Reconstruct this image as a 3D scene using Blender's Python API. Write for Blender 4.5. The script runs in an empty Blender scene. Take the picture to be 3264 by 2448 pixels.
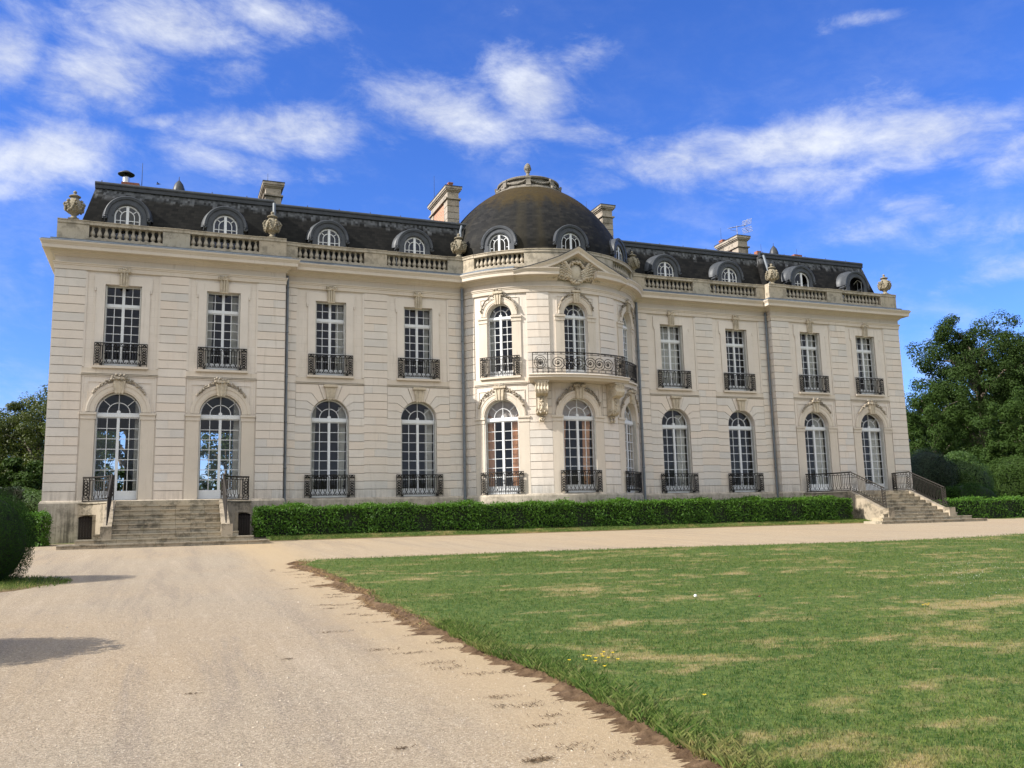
import bpy, bmesh, math, random
import numpy as np
from mathutils import Matrix, Vector
rad, sin, cos, pi = math.radians, math.sin, math.cos, math.pi
rng = np.random.default_rng(7)
random.seed(7)
S = bpy.context.scene
COL = S.collection

# ------------------------------------------------------------------ camera
F, YAW, PIT, ROL = 2800.9, .3784, .1528, -.024
CX, CY = -17.79, -39.13
_fw = Vector((sin(YAW)*cos(PIT), cos(YAW)*cos(PIT), sin(PIT)))
_rt = Vector((cos(YAW), -sin(YAW), 0)); _up = _rt.cross(_fw)
_r2 = cos(ROL)*_rt + sin(ROL)*_up; _u2 = -sin(ROL)*_rt + cos(ROL)*_up
cam = bpy.data.cameras.new('camera'); cam.sensor_width = 36; cam.lens = F/3264*36
cam.clip_start = .1; cam.clip_end = 3000
camo = bpy.data.objects.new('camera', cam); COL.objects.link(camo)
M3 = Matrix((_r2, _u2, -_fw)).transposed()
camo.matrix_world = Matrix.Translation((CX, CY, 0)) @ M3.to_4x4()
S.camera = camo
def ray(px, py):            # pixel of the 2212 x 1659 view -> direction
    k = 3264/2212
    return (_fw + _r2*((px*k-1632)/F) - _u2*((py*k-1224)/F))

# ------------------------------------------------------------------ light
SUN_EL, SUN_AZ = 36.0, .6      # light travels towards +x; AZ turns it towards the facade (deg)
SUN_STR, SKY_STR, EXPO = 2.8, .13, 1.5
S.view_settings.view_transform = 'Standard'; S.view_settings.look = 'None'
S.view_settings.exposure = EXPO; S.view_settings.gamma = 1
S.render.resolution_x, S.render.resolution_y = 1024, 768
S.cycles.use_denoising = True
S.cycles.max_bounces = 6; S.cycles.diffuse_bounces = 3; S.cycles.glossy_bounces = 3
S.cycles.transparent_max_bounces = 12; S.cycles.transmission_bounces = 4
S.cycles.sample_clamp_indirect = 6; S.cycles.caustics_reflective = False; S.cycles.caustics_refractive = False
sl = bpy.data.lights.new('sun', 'SUN'); sl.energy = SUN_STR; sl.angle = rad(.55); sl.color = (1, .94, .84)
so = bpy.data.objects.new('sun', sl); COL.objects.link(so)
_d = Vector((cos(rad(SUN_AZ))*cos(rad(SUN_EL)), sin(rad(SUN_AZ))*cos(rad(SUN_EL)), -sin(rad(SUN_EL))))
so.rotation_euler = _d.to_track_quat('-Z', 'Y').to_euler()

# ------------------------------------------------------------------ node helpers
class NT:
    def __init__(s, tree): s.t = tree; s.n = tree.nodes; s.l = tree.links
    def add(s, typ, **kw):
        n = s.n.new(typ)
        for k, v in kw.items(): setattr(n, k, v)
        return n
    def put(s, sock, v):
        if v is None: return
        if isinstance(v, bpy.types.NodeSocket): s.l.new(v, sock)
        elif isinstance(v, (tuple, list)) and sock.type == 'RGBA' and len(v) == 3: sock.default_value = (*v, 1)
        else: sock.default_value = v
    def math(s, op, a, b=None, c=None, clamp=False):
        n = s.add('ShaderNodeMath', operation=op, use_clamp=clamp)
        for i, v in enumerate((a, b, c)): s.put(n.inputs[i], v)
        return n.outputs[0]
    def vmath(s, op, a, b=None, sc=None):
        n = s.add('ShaderNodeVectorMath', operation=op)
        s.put(n.inputs[0], a)
        if b is not None: s.put(n.inputs[1], b)
        if sc is not None: s.put(n.inputs['Scale'], sc)
        return n.outputs['Value'] if op in ('LENGTH', 'DOT_PRODUCT', 'DISTANCE') else n.outputs[0]
    def mix(s, f, a, b, mode='MIX'):
        n = s.add('ShaderNodeMix', data_type='RGBA', blend_type=mode); n.clamp_factor = True
        s.put(n.inputs[0], f); s.put(n.inputs[6], a); s.put(n.inputs[7], b)
        return n.outputs[2]
    def ramp(s, f, lo, hi, a=0., b=1., smooth=False):
        n = s.add('ShaderNodeMapRange'); n.clamp = True
        if smooth: n.interpolation_type = 'SMOOTHSTEP'
        s.put(n.inputs[0], f)
        for i, v in zip((1, 2, 3, 4), (lo, hi, a, b)): s.put(n.inputs[i], v)
        return n.outputs[0]
    def noise(s, vec, scale, detail=4., rough=.55, dist=0., dim='3D'):
        n = s.add('ShaderNodeTexNoise', noise_dimensions=dim)
        s.put(n.inputs['Vector'], vec); n.inputs['Scale'].default_value = scale
        n.inputs['Detail'].default_value = detail; n.inputs['Roughness'].default_value = rough
        n.inputs['Distortion'].default_value = dist
        return n.outputs[0]
    def voro(s, vec, scale, feat='F1', out='Distance'):
        n = s.add('ShaderNodeTexVoronoi', feature=feat); s.put(n.inputs['Vector'], vec)
        n.inputs['Scale'].default_value = scale
        return n.outputs[out]
    def scale(s, vec, x, y, z):
        return s.vmath('MULTIPLY', vec, (x, y, z))
    def coord(s, out='Object'):
        return s.add('ShaderNodeTexCoord').outputs[out]
    def attr(s, name, out='Fac'):
        return s.add('ShaderNodeAttribute', attribute_name=name).outputs[out]
    def bump(s, h, strength=.3, dist=.02, normal=None):
        n = s.add('ShaderNodeBump'); n.inputs['Strength'].default_value = strength; n.inputs['Distance'].default_value = dist
        s.put(n.inputs['Height'], h)
        if normal is not None: s.put(n.inputs['Normal'], normal)
        return n.outputs[0]
    def xyz(s, v):
        n = s.add('ShaderNodeSeparateXYZ'); s.put(n.inputs[0], v); return n.outputs
    def comb(s, x, y, z=0.):
        n = s.add('ShaderNodeCombineXYZ')
        for i, v in enumerate((x, y, z)): s.put(n.inputs[i], v)
        return n.outputs[0]
def new_mat(name):
    m = bpy.data.materials.new(name); m.use_nodes = True; nt = NT(m.node_tree)
    b = m.node_tree.nodes['Principled BSDF']
    return m, nt, b
def setp(nt, b, col=None, rough=None, normal=None, metal=None, spec=None):
    nt.put(b.inputs['Base Color'], col); nt.put(b.inputs['Roughness'], rough)
    if normal is not None: nt.put(b.inputs['Normal'], normal)
    nt.put(b.inputs['Metallic'], metal); nt.put(b.inputs['Specular IOR Level'], spec)

# ------------------------------------------------------------------ sky
W = bpy.data.worlds.new('World'); S.world = W; W.use_nodes = True
nt = NT(W.node_tree); bg = W.node_tree.nodes['Background']
sky = nt.add('ShaderNodeTexSky', sky_type='NISHITA'); sky.sun_disc = False
sky.sun_elevation = rad(SUN_EL)
sky.sun_rotation = rad(270 - SUN_AZ + 0)      # sun stands on the -x side
sky.altitude = 150; sky.air_density = 1.0; sky.dust_density = .35; sky.ozone_density = 2.2
hs = nt.add('ShaderNodeHueSaturation'); hs.inputs['Saturation'].default_value = 1.18; hs.inputs['Value'].default_value = 1.
nt.l.new(sky.outputs[0], hs.inputs['Color'])
blue = nt.mix(1., hs.outputs[0], (.275, .36, .625), 'MULTIPLY')
dirv = nt.coord('Generated'); X, Y, Z = nt.xyz(nt.vmath('NORMALIZE', dirv))
az = nt.math('ARCTAN2', X, Y); el = nt.math('ARCSINE', Z)
ae = nt.comb(az, el, 0.)
BLOBS = [  # x, y, half width, half height (2212 px view), tilt (deg, + rises to the right), strength
 (375,55,150,62,-8,1.0),(590,30,120,48,-12,.8),(225,170,135,78,4,1.0),(18,110,66,80,0,1.0),(490,165,110,46,-8,.62),
 (620,280,190,50,2,.95),(330,262,60,18,4,.7),(470,345,150,32,-14,.72),(100,330,150,66,6,1.0),(20,400,90,30,0,.6),(960,250,160,62,-12,.95),
 (1150,200,80,60,-20,1.0),(1220,285,130,30,-6,.8),(850,300,80,30,-10,.6),(1480,345,190,50,8,.95),(1720,312,220,46,8,.95),
 (2010,290,190,62,4,1.0),(2180,330,120,60,0,.8),(1700,385,220,45,4,.62),(1330,395,130,28,6,.6),(1990,452,70,34,-6,.7),
 (2160,590,190,34,14,.62),(1890,500,130,28,14,.5),(1262,130,50,70,-30,.5),(1890,35,110,16,14,.45),(720,390,130,26,-10,.5),
 (85,580,44,30,0,.55),(40,250,110,34,0,.5),(2120,500,140,34,10,.5),(170,80,60,50,-10,.45)]
def azel(d):
    d = d.normalized(); return math.atan2(d.x, d.y), math.asin(d.z)
dens = None
for (bx, by, hw, hh, tilt, st) in BLOBS:
    a0, e0 = azel(ray(bx, by)); a1, e1 = azel(ray(bx+hw*cos(rad(tilt)), by-hw*sin(rad(tilt))))
    a2, e2 = azel(ray(bx-hh*sin(rad(tilt)), by-hh*cos(rad(tilt))))
    A = np.linalg.inv(np.array([[a1-a0, a2-a0], [e1-e0, e2-e0]]))
    d = nt.vmath('SUBTRACT', ae, (a0, e0, 0))
    p = nt.vmath('DOT_PRODUCT', d, (A[0, 0], A[0, 1], 0)); q = nt.vmath('DOT_PRODUCT', d, (A[1, 0], A[1, 1], 0))
    r2 = nt.math('ADD', nt.math('MULTIPLY', p, p), nt.math('MULTIPLY', q, q))
    g = nt.math('MULTIPLY', nt.math('EXPONENT', nt.math('MULTIPLY', r2, -.55)), st)
    dens = g if dens is None else nt.math('MAXIMUM', dens, g)
# cloud added behind the viewer as white fill on the facade; some overhead too
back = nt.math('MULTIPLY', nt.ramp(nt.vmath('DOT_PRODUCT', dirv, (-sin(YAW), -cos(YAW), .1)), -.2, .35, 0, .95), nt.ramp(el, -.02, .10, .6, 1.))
hi = nt.ramp(Z, .62, .85, 0, .6)
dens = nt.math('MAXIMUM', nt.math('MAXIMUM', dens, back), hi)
nv = nt.comb(nt.math('ADD', nt.math('MULTIPLY', az, 1.0), nt.math('MULTIPLY', el, .22)), nt.math('MULTIPLY', el, 1.7), nt.math('MULTIPLY', nt.math('COSINE', az), .5))
n1 = nt.noise(nv, 7.5, 9, .62, .35); n2 = nt.noise(nt.comb(nt.math('ADD', nt.math('MULTIPLY', az, .8), nt.math('MULTIPLY', el, .45)), nt.math('MULTIPLY', el, 1.7), .3), 22, 7, .68, .35)
nn = nt.math('ADD', nt.math('MULTIPLY', n1, .66), nt.math('MULTIPLY', n2, .34))
dd = nt.math('ADD', nt.math('MULTIPLY', dens, .66), nt.math('MULTIPLY', nt.math('SUBTRACT', nn, .5), 1.75))
cl = nt.ramp(dd, .11, .90, 0, .93, True)
wisp = nt.math('MULTIPLY', nt.ramp(nn, .41, .70, 0, .40, True), nt.ramp(el, .05, .50, .95, .10))
cl = nt.math('MAXIMUM', cl, wisp)
cl = nt.math('MULTIPLY', cl, nt.ramp(el, -.02, .05, .35, 1.))
cl = nt.math('MAXIMUM', cl, nt.math('MULTIPLY', nt.math('MULTIPLY', back, .95), nt.ramp(el, .24, .36, 1., 0.)))  # low grey cloud added behind the viewer, dulls the window reflections
lum = nt.ramp(nn, .35, .7, .80, 1.05)
cc = nt.vmath('SCALE', nt.mix(nt.math('MAXIMUM', nt.math('MULTIPLY', back, 1.2), nt.ramp(Z, .6, .8)), (2.5, 2.62, 2.85), nt.mix(nt.ramp(el, .24, .48), (1.25, 1.25, 1.3), (7.3, 7.25, 6.25))), sc=lum)  # added cloud: extra bright high up as facade fill, dull grey low down
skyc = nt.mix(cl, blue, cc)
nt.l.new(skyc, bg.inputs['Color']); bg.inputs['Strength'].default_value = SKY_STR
# ------------------------------------------------------------------ materials
def stone_mat(name, base, dark=.10, stain=.25, brick=False, grime=0., lichen=0., rough=.85, topdirt=0., zgrime=None):
    m, nt, b = new_mat(name); o = nt.coord('Object'); r = nt.attr('rnd')
    big = nt.noise(o, .55, 4, .6); mid = nt.noise(o, 3.2, 5, .6); fine = nt.noise(o, 38, 3, .6)
    lo = tuple(c*(1-dark*1.6) for c in base); hi = tuple(min(1, c*(1+dark*.7)) for c in base)
    c = nt.mix(nt.ramp(big, .3, .7), lo, hi)
    c = nt.mix(nt.math('MULTIPLY', nt.ramp(r, 0, 1), .75), c, (base[0]*1.03, base[1]*.935, base[2]*.85))
    c = nt.mix(nt.ramp(r, .0, .30, .5, 0.), c, (base[0]*.80, base[1]*.81, base[2]*.83))
    if brick:
        X, Y, Z = nt.xyz(o)
        bt = nt.add('ShaderNodeTexBrick'); bt.offset = .5
        nt.put(bt.inputs['Vector'], nt.comb(nt.math('ADD', X, Y), nt.math('SUBTRACT', Z, 1.13), 0.))
        bt.inputs['Scale'].default_value = 1.; bt.inputs['Brick Width'].default_value = .78; bt.inputs['Row Height'].default_value = .3604
        bt.inputs['Mortar Size'].default_value = .006; bt.inputs['Mortar Smooth'].default_value = .6
        bt.inputs['Color1'].default_value = (.25,.25,.25,1); bt.inputs['Color2'].default_value = (.85,.85,.85,1); bt.inputs['Mortar'].default_value = (.5,.5,.5,1)
        c = nt.mix(.32, c, nt.mix(nt.math('MULTIPLY', bt.outputs['Color'], 1.), (base[0]*1.07, base[1]*1.06, base[2]*1.05), (base[0]*.97, base[1]*.90, base[2]*.84)))
        c = nt.mix(nt.math('MULTIPLY', bt.outputs['Fac'], .42), c, (base[0]*.55, base[1]*.52, base[2]*.48))
    # rain streaks: noise drawn out downwards
    st = nt.noise(nt.scale(o, 5.5, 5.5, .38), 1.6, 5, .65)
    sm = nt.math('MULTIPLY', nt.ramp(st, .54, .74, 0, 1, True), nt.ramp(big, .38, .62, .2, 1))
    c = nt.mix(nt.math('MULTIPLY', sm, stain), c, (base[0]*.46, base[1]*.42, base[2]*.34))
    c = nt.mix(nt.math('MULTIPLY', nt.ramp(mid, .55, .8), stain*.5), c, (base[0]*.62, base[1]*.58, base[2]*.5))
    if zgrime:
        X, Y, Z = nt.xyz(o)
        for (z0, z1, amt) in zgrime:
            msk = nt.ramp(Z, z0, z1, 1, 0)
            gn = nt.math('ADD', nt.math('MULTIPLY', st, .75), nt.math('MULTIPLY', nt.noise(o, 1.3, 5, .65), .5))
            gm = nt.math('MULTIPLY', nt.ramp(gn, .52, .72, 0, 1, True), msk)
            c = nt.mix(nt.math('MULTIPLY', gm, amt), c, (.055, .05, .042))
    if grime:
        gn = nt.noise(o, 2.1, 8, .72)
        c = nt.mix(nt.math('MULTIPLY', nt.ramp(gn, .47, .62, 0, 1, True), grime), c, (.05, .046, .036))
        g2 = nt.noise(nt.scale(o, 9, 9, 5), 1.5, 5, .7)
        c = nt.mix(nt.math('MULTIPLY', nt.ramp(g2, .56, .68, 0, 1), grime*.6), c, (.10, .095, .06))
    if lichen:
        ln = nt.noise(o, 4.2, 6, .7)
        c = nt.mix(nt.math('MULTIPLY', nt.ramp(ln, .58, .68, 0, 1), lichen), c, (.42, .36, .22))
    c = nt.mix(nt.ramp(fine, .3, .7, 0, .16), c, (base[0]*.6, base[1]*.57, base[2]*.52))
    setp(nt, b, c, rough, nt.bump(nt.math('ADD', nt.math('MULTIPLY', fine, .5), mid), .22, .012), spec=.25)
    return m
ST = (.665, .625, .582)
M = {}
M['wall'] = stone_mat('limestone_wall', ST, .09, .46, brick=True, zgrime=[(1.1, 1.7, .30)])
M['block'] = stone_mat('limestone_block', ST, .09, .38, zgrime=[(1.1, 1.7, .32)])
M['trim'] = stone_mat('limestone_trim', (.60, .55, .485), .08, .40)
M['carve'] = stone_mat('limestone_carved', (.56, .50, .405), .10, .5, grime=.30)
M['carvedark'] = stone_mat('limestone_carved_dirty', (.40, .36, .305), .12, .5, grime=.62)
M['plinth'] = stone_mat('limestone_plinth', (.46, .42, .36), .12, .5, grime=.4, zgrime=[(.2, 1.3, .75)])
M['steps'] = stone_mat('weathered_steps', (.40, .36, .285), .15, .5, grime=.68, lichen=.5)
M['cheek'] = stone_mat('weathered_cheek', (.36, .315, .25), .18, .8, grime=.75, lichen=.35)
M['crown'] = stone_mat('crown_stone', (.235, .22, .195), .15, .5, grime=.6)
M['parapet'] = stone_mat('parapet_stone', (.45, .405, .33), .14, .55, grime=.45)
M['baluster'] = stone_mat('baluster_stone', (.43, .39, .325), .14, .4, grime=.45)
M['urn'] = stone_mat('urn_stone', (.27, .245, .19), .15, .4, grime=.65, lichen=.3)
def plain(name, col, rough=.6, metal=0., var=.12, scale=6., bump=.1, spec=.4):
    m, nt, b = new_mat(name); o = nt.coord('Object'); n = nt.noise(o, scale, 5, .6)
    c = nt.mix(nt.ramp(n, .3, .7), tuple(x*(1-var) for x in col), tuple(min(1, x*(1+var)) for x in col))
    c = nt.mix(nt.ramp(nt.attr('rnd'), 0, 1, 0, .25), c, tuple(x*.6 for x in col))
    setp(nt, b, c, nt.ramp(n, .3, .7, rough*.9, min(1, rough*1.1)), nt.bump(n, bump, .01), metal, spec)
    return m
M['wood'] = plain('white_paint', (.68, .70, .73), .45, var=.05)
M['shutter'] = plain('shutter_paint', (.52, .51, .48), .5, var=.08)
M['iron'] = plain('black_iron', (.011, .009, .008), .6, .0, .3, 20, .1)
M['rust'] = plain('rusty_iron', (.017, .013, .010), .7, .0, .35, 14, .3)
M['zinc'] = plain('grey_zinc', (.055, .061, .072), .5, .15, .25, 3, .08)
M['lead'] = plain('dark_lead', (.036, .040, .047), .5, .1, .35, 4, .15)
M['pipe'] = plain('pipe_zinc', (.15, .17, .195), .5, .1, .2, 3, .08)
M['gutter'] = plain('lead_gutter', (.12, .14, .165), .5, .15, .25, 3, .1)
M['brick'] = None
M['pot'] = plain('terracotta', (.30, .12, .07), .8, 0, .25, 8)
M['steel'] = plain('flue_steel', (.62, .62, .62), .35, .7, .1, 5)
M['door'] = plain('dark_door', (.022, .015, .012), .7, 0, .4, 12)
M['alu'] = plain('antenna_metal', (.42, .42, .45), .4, .6, .1, 9)
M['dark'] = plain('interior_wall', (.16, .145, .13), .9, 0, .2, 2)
M['curtain'] = plain('white_curtain', (.62, .60, .55), .9, 0, .08, 3)
M['peach'] = plain('peach_curtain', (.74, .44, .27), .9, 0, .1, 3)
M['swag'] = plain('grey_swag', (.48, .42, .39), .9, 0, .1, 5)
M['bird'] = plain('dark_feather', (.03, .03, .035), .8)
M['whiteball'] = plain('white_plastic', (.82, .82, .80), .35)
M['redleaf'] = plain('dark_red', (.10, .012, .012), .6)
M['yellow'] = plain('yellow_petal', (.75, .52, .02), .6)
M['bark'] = plain('bark', (.13, .105, .08), .9, 0, .35, 9, .6)
M['litter'] = plain('dead_stalks', (.13, .09, .055), .9, 0, .3, 9)
M['pebble'] = plain('pebbles', (.43, .365, .285), .9, 0, .25, 20)
m, nt, b = new_mat('chimney_brick'); o = nt.coord('Object'); X, Y, Z = nt.xyz(o)
bt = nt.add('ShaderNodeTexBrick'); nt.put(bt.inputs['Vector'], nt.comb(nt.math('ADD', X, Y), Z, 0.))
for k, v in (('Scale', 1.), ('Brick Width', .24), ('Row Height', .08), ('Mortar Size', .012)): bt.inputs[k].default_value = v
bt.inputs['Color1'].default_value = (.36, .14, .075, 1); bt.inputs['Color2'].default_value = (.46, .22, .12, 1); bt.inputs['Mortar'].default_value = (.45, .36, .27, 1)
setp(nt, b, bt.outputs[0], .9); M['brick'] = m
# slate: uv in metres (u along the eaves, v up the slope)
def slate(name, moss, drip):
    m, nt, b = new_mat(name); uv = nt.coord('UV'); U, V, _ = nt.xyz(uv); o = nt.coord('Object')
    bt = nt.add('ShaderNodeTexBrick'); nt.put(bt.inputs['Vector'], uv); bt.offset = .5
    for k, v in (('Scale', 1.), ('Brick Width', .24), ('Row Height', .13), ('Mortar Size', .007), ('Mortar Smooth', .3)): bt.inputs[k].default_value = v
    bt.inputs['Color1'].default_value = (.0045, .0048, .0055, 1); bt.inputs['Color2'].default_value = (.019, .018, .017, 1); bt.inputs['Mortar'].default_value = (.005, .005, .005, 1)
    c = bt.outputs['Color']
    n = nt.noise(nt.scale(o, 1, 1, .5), .9, 6, .65); n2 = nt.noise(nt.comb(nt.math('MULTIPLY', U, 2.6), nt.math('MULTIPLY', V, .8), 0.), 1.1, 5, .65)
    c = nt.mix(nt.ramp(n, .42, .68, 0, .55), c, (.011, .011, .010))
    c = nt.mix(nt.ramp(n2, .58, .74, 0, .3), c, (.03, .03, .029))
    if drip:
        # pale run-off from the lead roll, in ragged downward tongues
        e = nt.noise(nt.comb(nt.math('MULTIPLY', nt.math('SNAP', U, .21), 1.7), 0., 0.), 2.2, 4, .7)
        e2 = nt.noise(nt.comb(nt.math('SNAP', U, .105), nt.math('SNAP', V, .115), 0.), 7., 2, .5)
        ln = nt.math('SUBTRACT', nt.math('SUBTRACT', drip, V), nt.math('MULTIPLY', nt.math('SUBTRACT', e, .42), 1.9))
        k = nt.math('MULTIPLY', nt.ramp(ln, -.12, .10, 1, 0), nt.ramp(e2, .38, .6, .12, .85))
        c = nt.mix(k, c, (.165, .17, .18))
    if moss:
        gores = nt.noise(nt.comb(nt.math('MULTIPLY', U, .55), 0., 0.), 1.0, 3, .6)
        c = nt.mix(nt.ramp(gores, .50, .62, 0, .75, True), c, nt.mix(nt.noise(o, 5, 5, .7), (.012, .010, .006), (.040, .034, .021)))
        rows_ = nt.noise(nt.comb(nt.math('MULTIPLY', nt.math('SNAP', U, .24), 3.), nt.math('MULTIPLY', nt.math('SNAP', V, .13), 7.), 0.), 3., 2, .5)
        c = nt.mix(nt.ramp(rows_, .56, .7, 0, .5), c, (.040, .037, .031)); c = nt.mix(nt.ramp(rows_, .28, .42, .6, 0), c, (.008, .008, .008))
        # moss in vertical tongues from the crown down
        e = nt.noise(nt.comb(nt.math('MULTIPLY', U, .42), nt.math('MULTIPLY', V, .1), 0.), 1.5, 5, .6)
        k = nt.ramp(nt.math('ADD', nt.math('MULTIPLY', nt.ramp(V, 2.6, 5.6), .42), nt.math('ADD', e, nt.math('MULTIPLY', nt.noise(o, 2.2, 6, .7), .35))), .76, 1.0, 0, .9, True)
        c = nt.mix(k, c, nt.mix(nt.noise(o, 6, 3), (.024, .016, .005), (.064, .043, .011)))
        k2 = nt.ramp(nt.noise(nt.scale(uv, .9, .9, 1), .9, 6, .7), .58, .72, 0, .5)
        c = nt.mix(k2, c, (.034, .034, .026))
    setp(nt, b, c, .7, nt.bump(nt.math('ADD', bt.outputs['Fac'], nt.math('MULTIPLY', nt.noise(o, 11, 3), -.6)), -.6, .025), spec=.15)
    return m
M['slate'] = slate('roof_slate', 0, 2.42); M['slatedome'] = slate('dome_slate', 1, 0)
# window glass: clear sheet that mirrors the sky at an angle
m, nt, b = new_mat('window_glass'); m.node_tree.nodes.remove(b)
lw = nt.add('ShaderNodeLayerWeight'); lw.inputs[0].default_value = .5
fres = nt.math('MULTIPLY_ADD', nt.math('POWER', lw.outputs['Facing'], 5.), .93, .062)
tr = nt.add('ShaderNodeBsdfTransparent'); tr.inputs[0].default_value = (.91, .93, .93, 1)
gl = nt.add('ShaderNodeBsdfGlossy'); gl.inputs['Roughness'].default_value = .02; gl.inputs['Color'].default_value = (.95, .97, 1, 1)
nb = nt.bump(nt.noise(nt.coord('Object'), 1.3, 2), .04, .05); nt.put(gl.inputs['Normal'], nb)
mx = nt.add('ShaderNodeMixShader'); nt.put(mx.inputs[0], fres); nt.l.new(tr.outputs[0], mx.inputs[1]); nt.l.new(gl.outputs[0], mx.inputs[2])
nt.l.new(mx.outputs[0], m.node_tree.nodes['Material Output'].inputs[0]); M['glass'] = m
# leaves
def leaf_mat(name, lo, hi, tr=.25, rough=.45, spec=.35):
    m, nt, b = new_mat(name); r = nt.attr('rnd'); o = nt.coord('Object'); n = nt.noise(o, .8, 3)
    c = nt.mix(nt.math('ADD', nt.math('MULTIPLY', r, .7), nt.math('MULTIPLY', n, .3)), lo, hi)
    setp(nt, b, c, rough, spec=spec)
    t = nt.add('ShaderNodeBsdfTranslucent'); nt.put(t.inputs[0], nt.mix(.5, c, (hi[0]*1.2, hi[1]*1.4, hi[2]*.5)))
    mx = nt.add('ShaderNodeMixShader'); mx.inputs[0].default_value = tr
    nt.l.new(b.outputs[0], mx.inputs[1]); nt.l.new(t.outputs[0], mx.inputs[2]); nt.l.new(mx.outputs[0], m.node_tree.nodes['Material Output'].inputs[0])
    return m
M['laurel'] = leaf_mat('laurel_leaves', (.014, .052, .007), (.095, .205, .020), .22, .5, .22)
M['box'] = leaf_mat('box_leaves', (.010, .030, .006), (.036, .080, .012), .15, .7, .1)
M['oak'] = leaf_mat('oak_leaves', (.014, .032, .007), (.046, .078, .015), .2, .6, .15)
M['oak2'] = leaf_mat('lime_leaves', (.018, .042, .007), (.056, .096, .018), .22, .6, .15)
M['shrub'] = leaf_mat('shrub_leaves', (.026, .060, .012), (.085, .15, .03), .24, .5)
M['yew'] = leaf_mat('yew_leaves', (.008, .020, .008), (.022, .045, .014), .1, .6)
M['conif'] = leaf_mat('hornbeam_leaves', (.028, .048, .010), (.12, .14, .035), .25, .5)
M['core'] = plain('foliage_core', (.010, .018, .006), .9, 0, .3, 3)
# ground
def ground_noises(nt, o):
    dry = nt.noise(nt.scale(o, .42, .85, 1.), 1.0, 6, .68, .6); dry2 = nt.noise(nt.scale(o, 1.9, 2.6, 1), 1.0, 6, .7)
    return nt.math('ADD', nt.math('MULTIPLY', dry, .55), nt.math('MULTIPLY', dry2, .45)), nt.noise(o, .35, 3), nt.math('ADD', nt.math('MULTIPLY', nt.noise(o, 9, 5, .75), .6), nt.math('MULTIPLY', nt.noise(o, 34, 3, .7), .4))
def grass_color(nt, o, blade):
    d, big, fine = ground_noises(nt, o)
    g = nt.mix(nt.ramp(big, .35, .65), (.036, .090, .020), (.076, .124, .026))
    g = nt.mix(nt.ramp(fine, .42, .58), nt.mix(.85, g, (.022, .055, .012)), nt.mix(.55, g, (.150, .165, .050)))
    c = nt.mix(nt.ramp(d, .50, .61, 0, .85, True), g, (.25, .20, .095))
    c = nt.mix(nt.ramp(d, .57, .68, 0, .55, True), c, (.31, .215, .12))
    return c, fine
m, nt, b = new_mat('lawn_grass'); o = nt.coord('Object'); c, fine = grass_color(nt, o, False)
e = nt.attr('edge')
c = nt.mix(nt.ramp(e, .25, .75), c, nt.mix(nt.noise(o, 9, 5), (.085, .055, .03), (.20, .14, .08)))
setp(nt, b, c, .9, nt.bump(fine, .6, .03), spec=.1); M['lawn'] = m
m, nt, b = new_mat('grass_blades'); o = nt.coord('Object'); c, fine = grass_color(nt, o, True); r = nt.attr('rnd'); c = nt.mix(1., c, (1.75, 1.75, 1.6), 'MULTIPLY')
c = nt.mix(nt.ramp(r, .45, 1., 0, .5), c, (.19, .25, .07)); c = nt.mix(nt.ramp(r, .0, .35, .6, 0), c, (.03, .065, .014)); c = nt.mix(nt.ramp(r, .80, .95, 0, .45), c, (.28, .23, .12))
t = nt.add('ShaderNodeBsdfTranslucent'); nt.put(t.inputs[0], c); setp(nt, b, c, .8, spec=.05)
mx = nt.add('ShaderNodeMixShader'); mx.inputs[0].default_value = .45; nt.l.new(b.outputs[0], mx.inputs[1]); nt.l.new(t.outputs[0], mx.inputs[2])
nt.l.new(mx.outputs[0], m.node_tree.nodes['Material Output'].inputs[0]); M['blade'] = m
m, nt, b = new_mat('dry_blades'); r = nt.attr('rnd'); c = nt.mix(r, (.16, .09, .045), (.36, .26, .14)); setp(nt, b, c, .8, spec=.1); M['dryblade'] = m
m, nt, b = new_mat('gravel'); o = nt.coord('Object')
big = nt.noise(o, .16, 4, .6, .5); trk = nt.noise(nt.scale(o, 2.4, .16, 1), 1., 6, .68, .15); mid = nt.noise(o, 2.6, 6, .7)
f0 = nt.noise(o, 30, 5, .8); f1 = nt.noise(o, 70, 3, .75); f2 = nt.noise(o, 190, 2, .7); gv = nt.math('ADD', nt.math('MULTIPLY', f0, .30), nt.math('ADD', nt.math('MULTIPLY', f1, .42), nt.math('MULTIPLY', f2, .28))); g2 = nt.voro(o, 60, 'F1', 'Color'); sp = nt.xyz(g2); sd = nt.voro(o, 60)
c = nt.mix(nt.ramp(big, .34, .66), (.365, .280, .185), (.335, .278, .205))
c = nt.mix(nt.ramp(trk, .48, .64, 0, .72, True), c, (.25, .205, .16)); c = nt.mix(nt.ramp(trk, .32, .46, .6, 0, True), c, (.42, .34, .25))
c = nt.mix(nt.ramp(mid, .45, .75, 0, .4), c, (.30, .235, .165))
c = nt.mix(nt.ramp(gv, .40, .51, .85, 0), c, (.15, .118, .088)); c = nt.mix(nt.ramp(gv, .50, .60, 0, .75), c, (.60, .51, .395))
round_ = nt.ramp(sd, .28, .40, 1, 0)
c = nt.mix(nt.math('MULTIPLY', nt.ramp(sp[1], .955, .97, 0, .7), round_), c, (.12, .10, .085)); c = nt.mix(nt.math('MULTIPLY', nt.ramp(sp[2], .965, .98, 0, .75), round_), c, (.62, .56, .47))
X_ = nt.xyz(o)[0]; sandy = nt.math('MULTIPLY', nt.ramp(nt.math('ADD', X_, nt.math('MULTIPLY', mid, .8)), -15.9, -14.5, 0, 1, True), nt.ramp(X_, -14.4, -13.5, 1, .25))
c = nt.mix(nt.math('MULTIPLY', sandy, .6), c, (.43, .32, .19))
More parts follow.
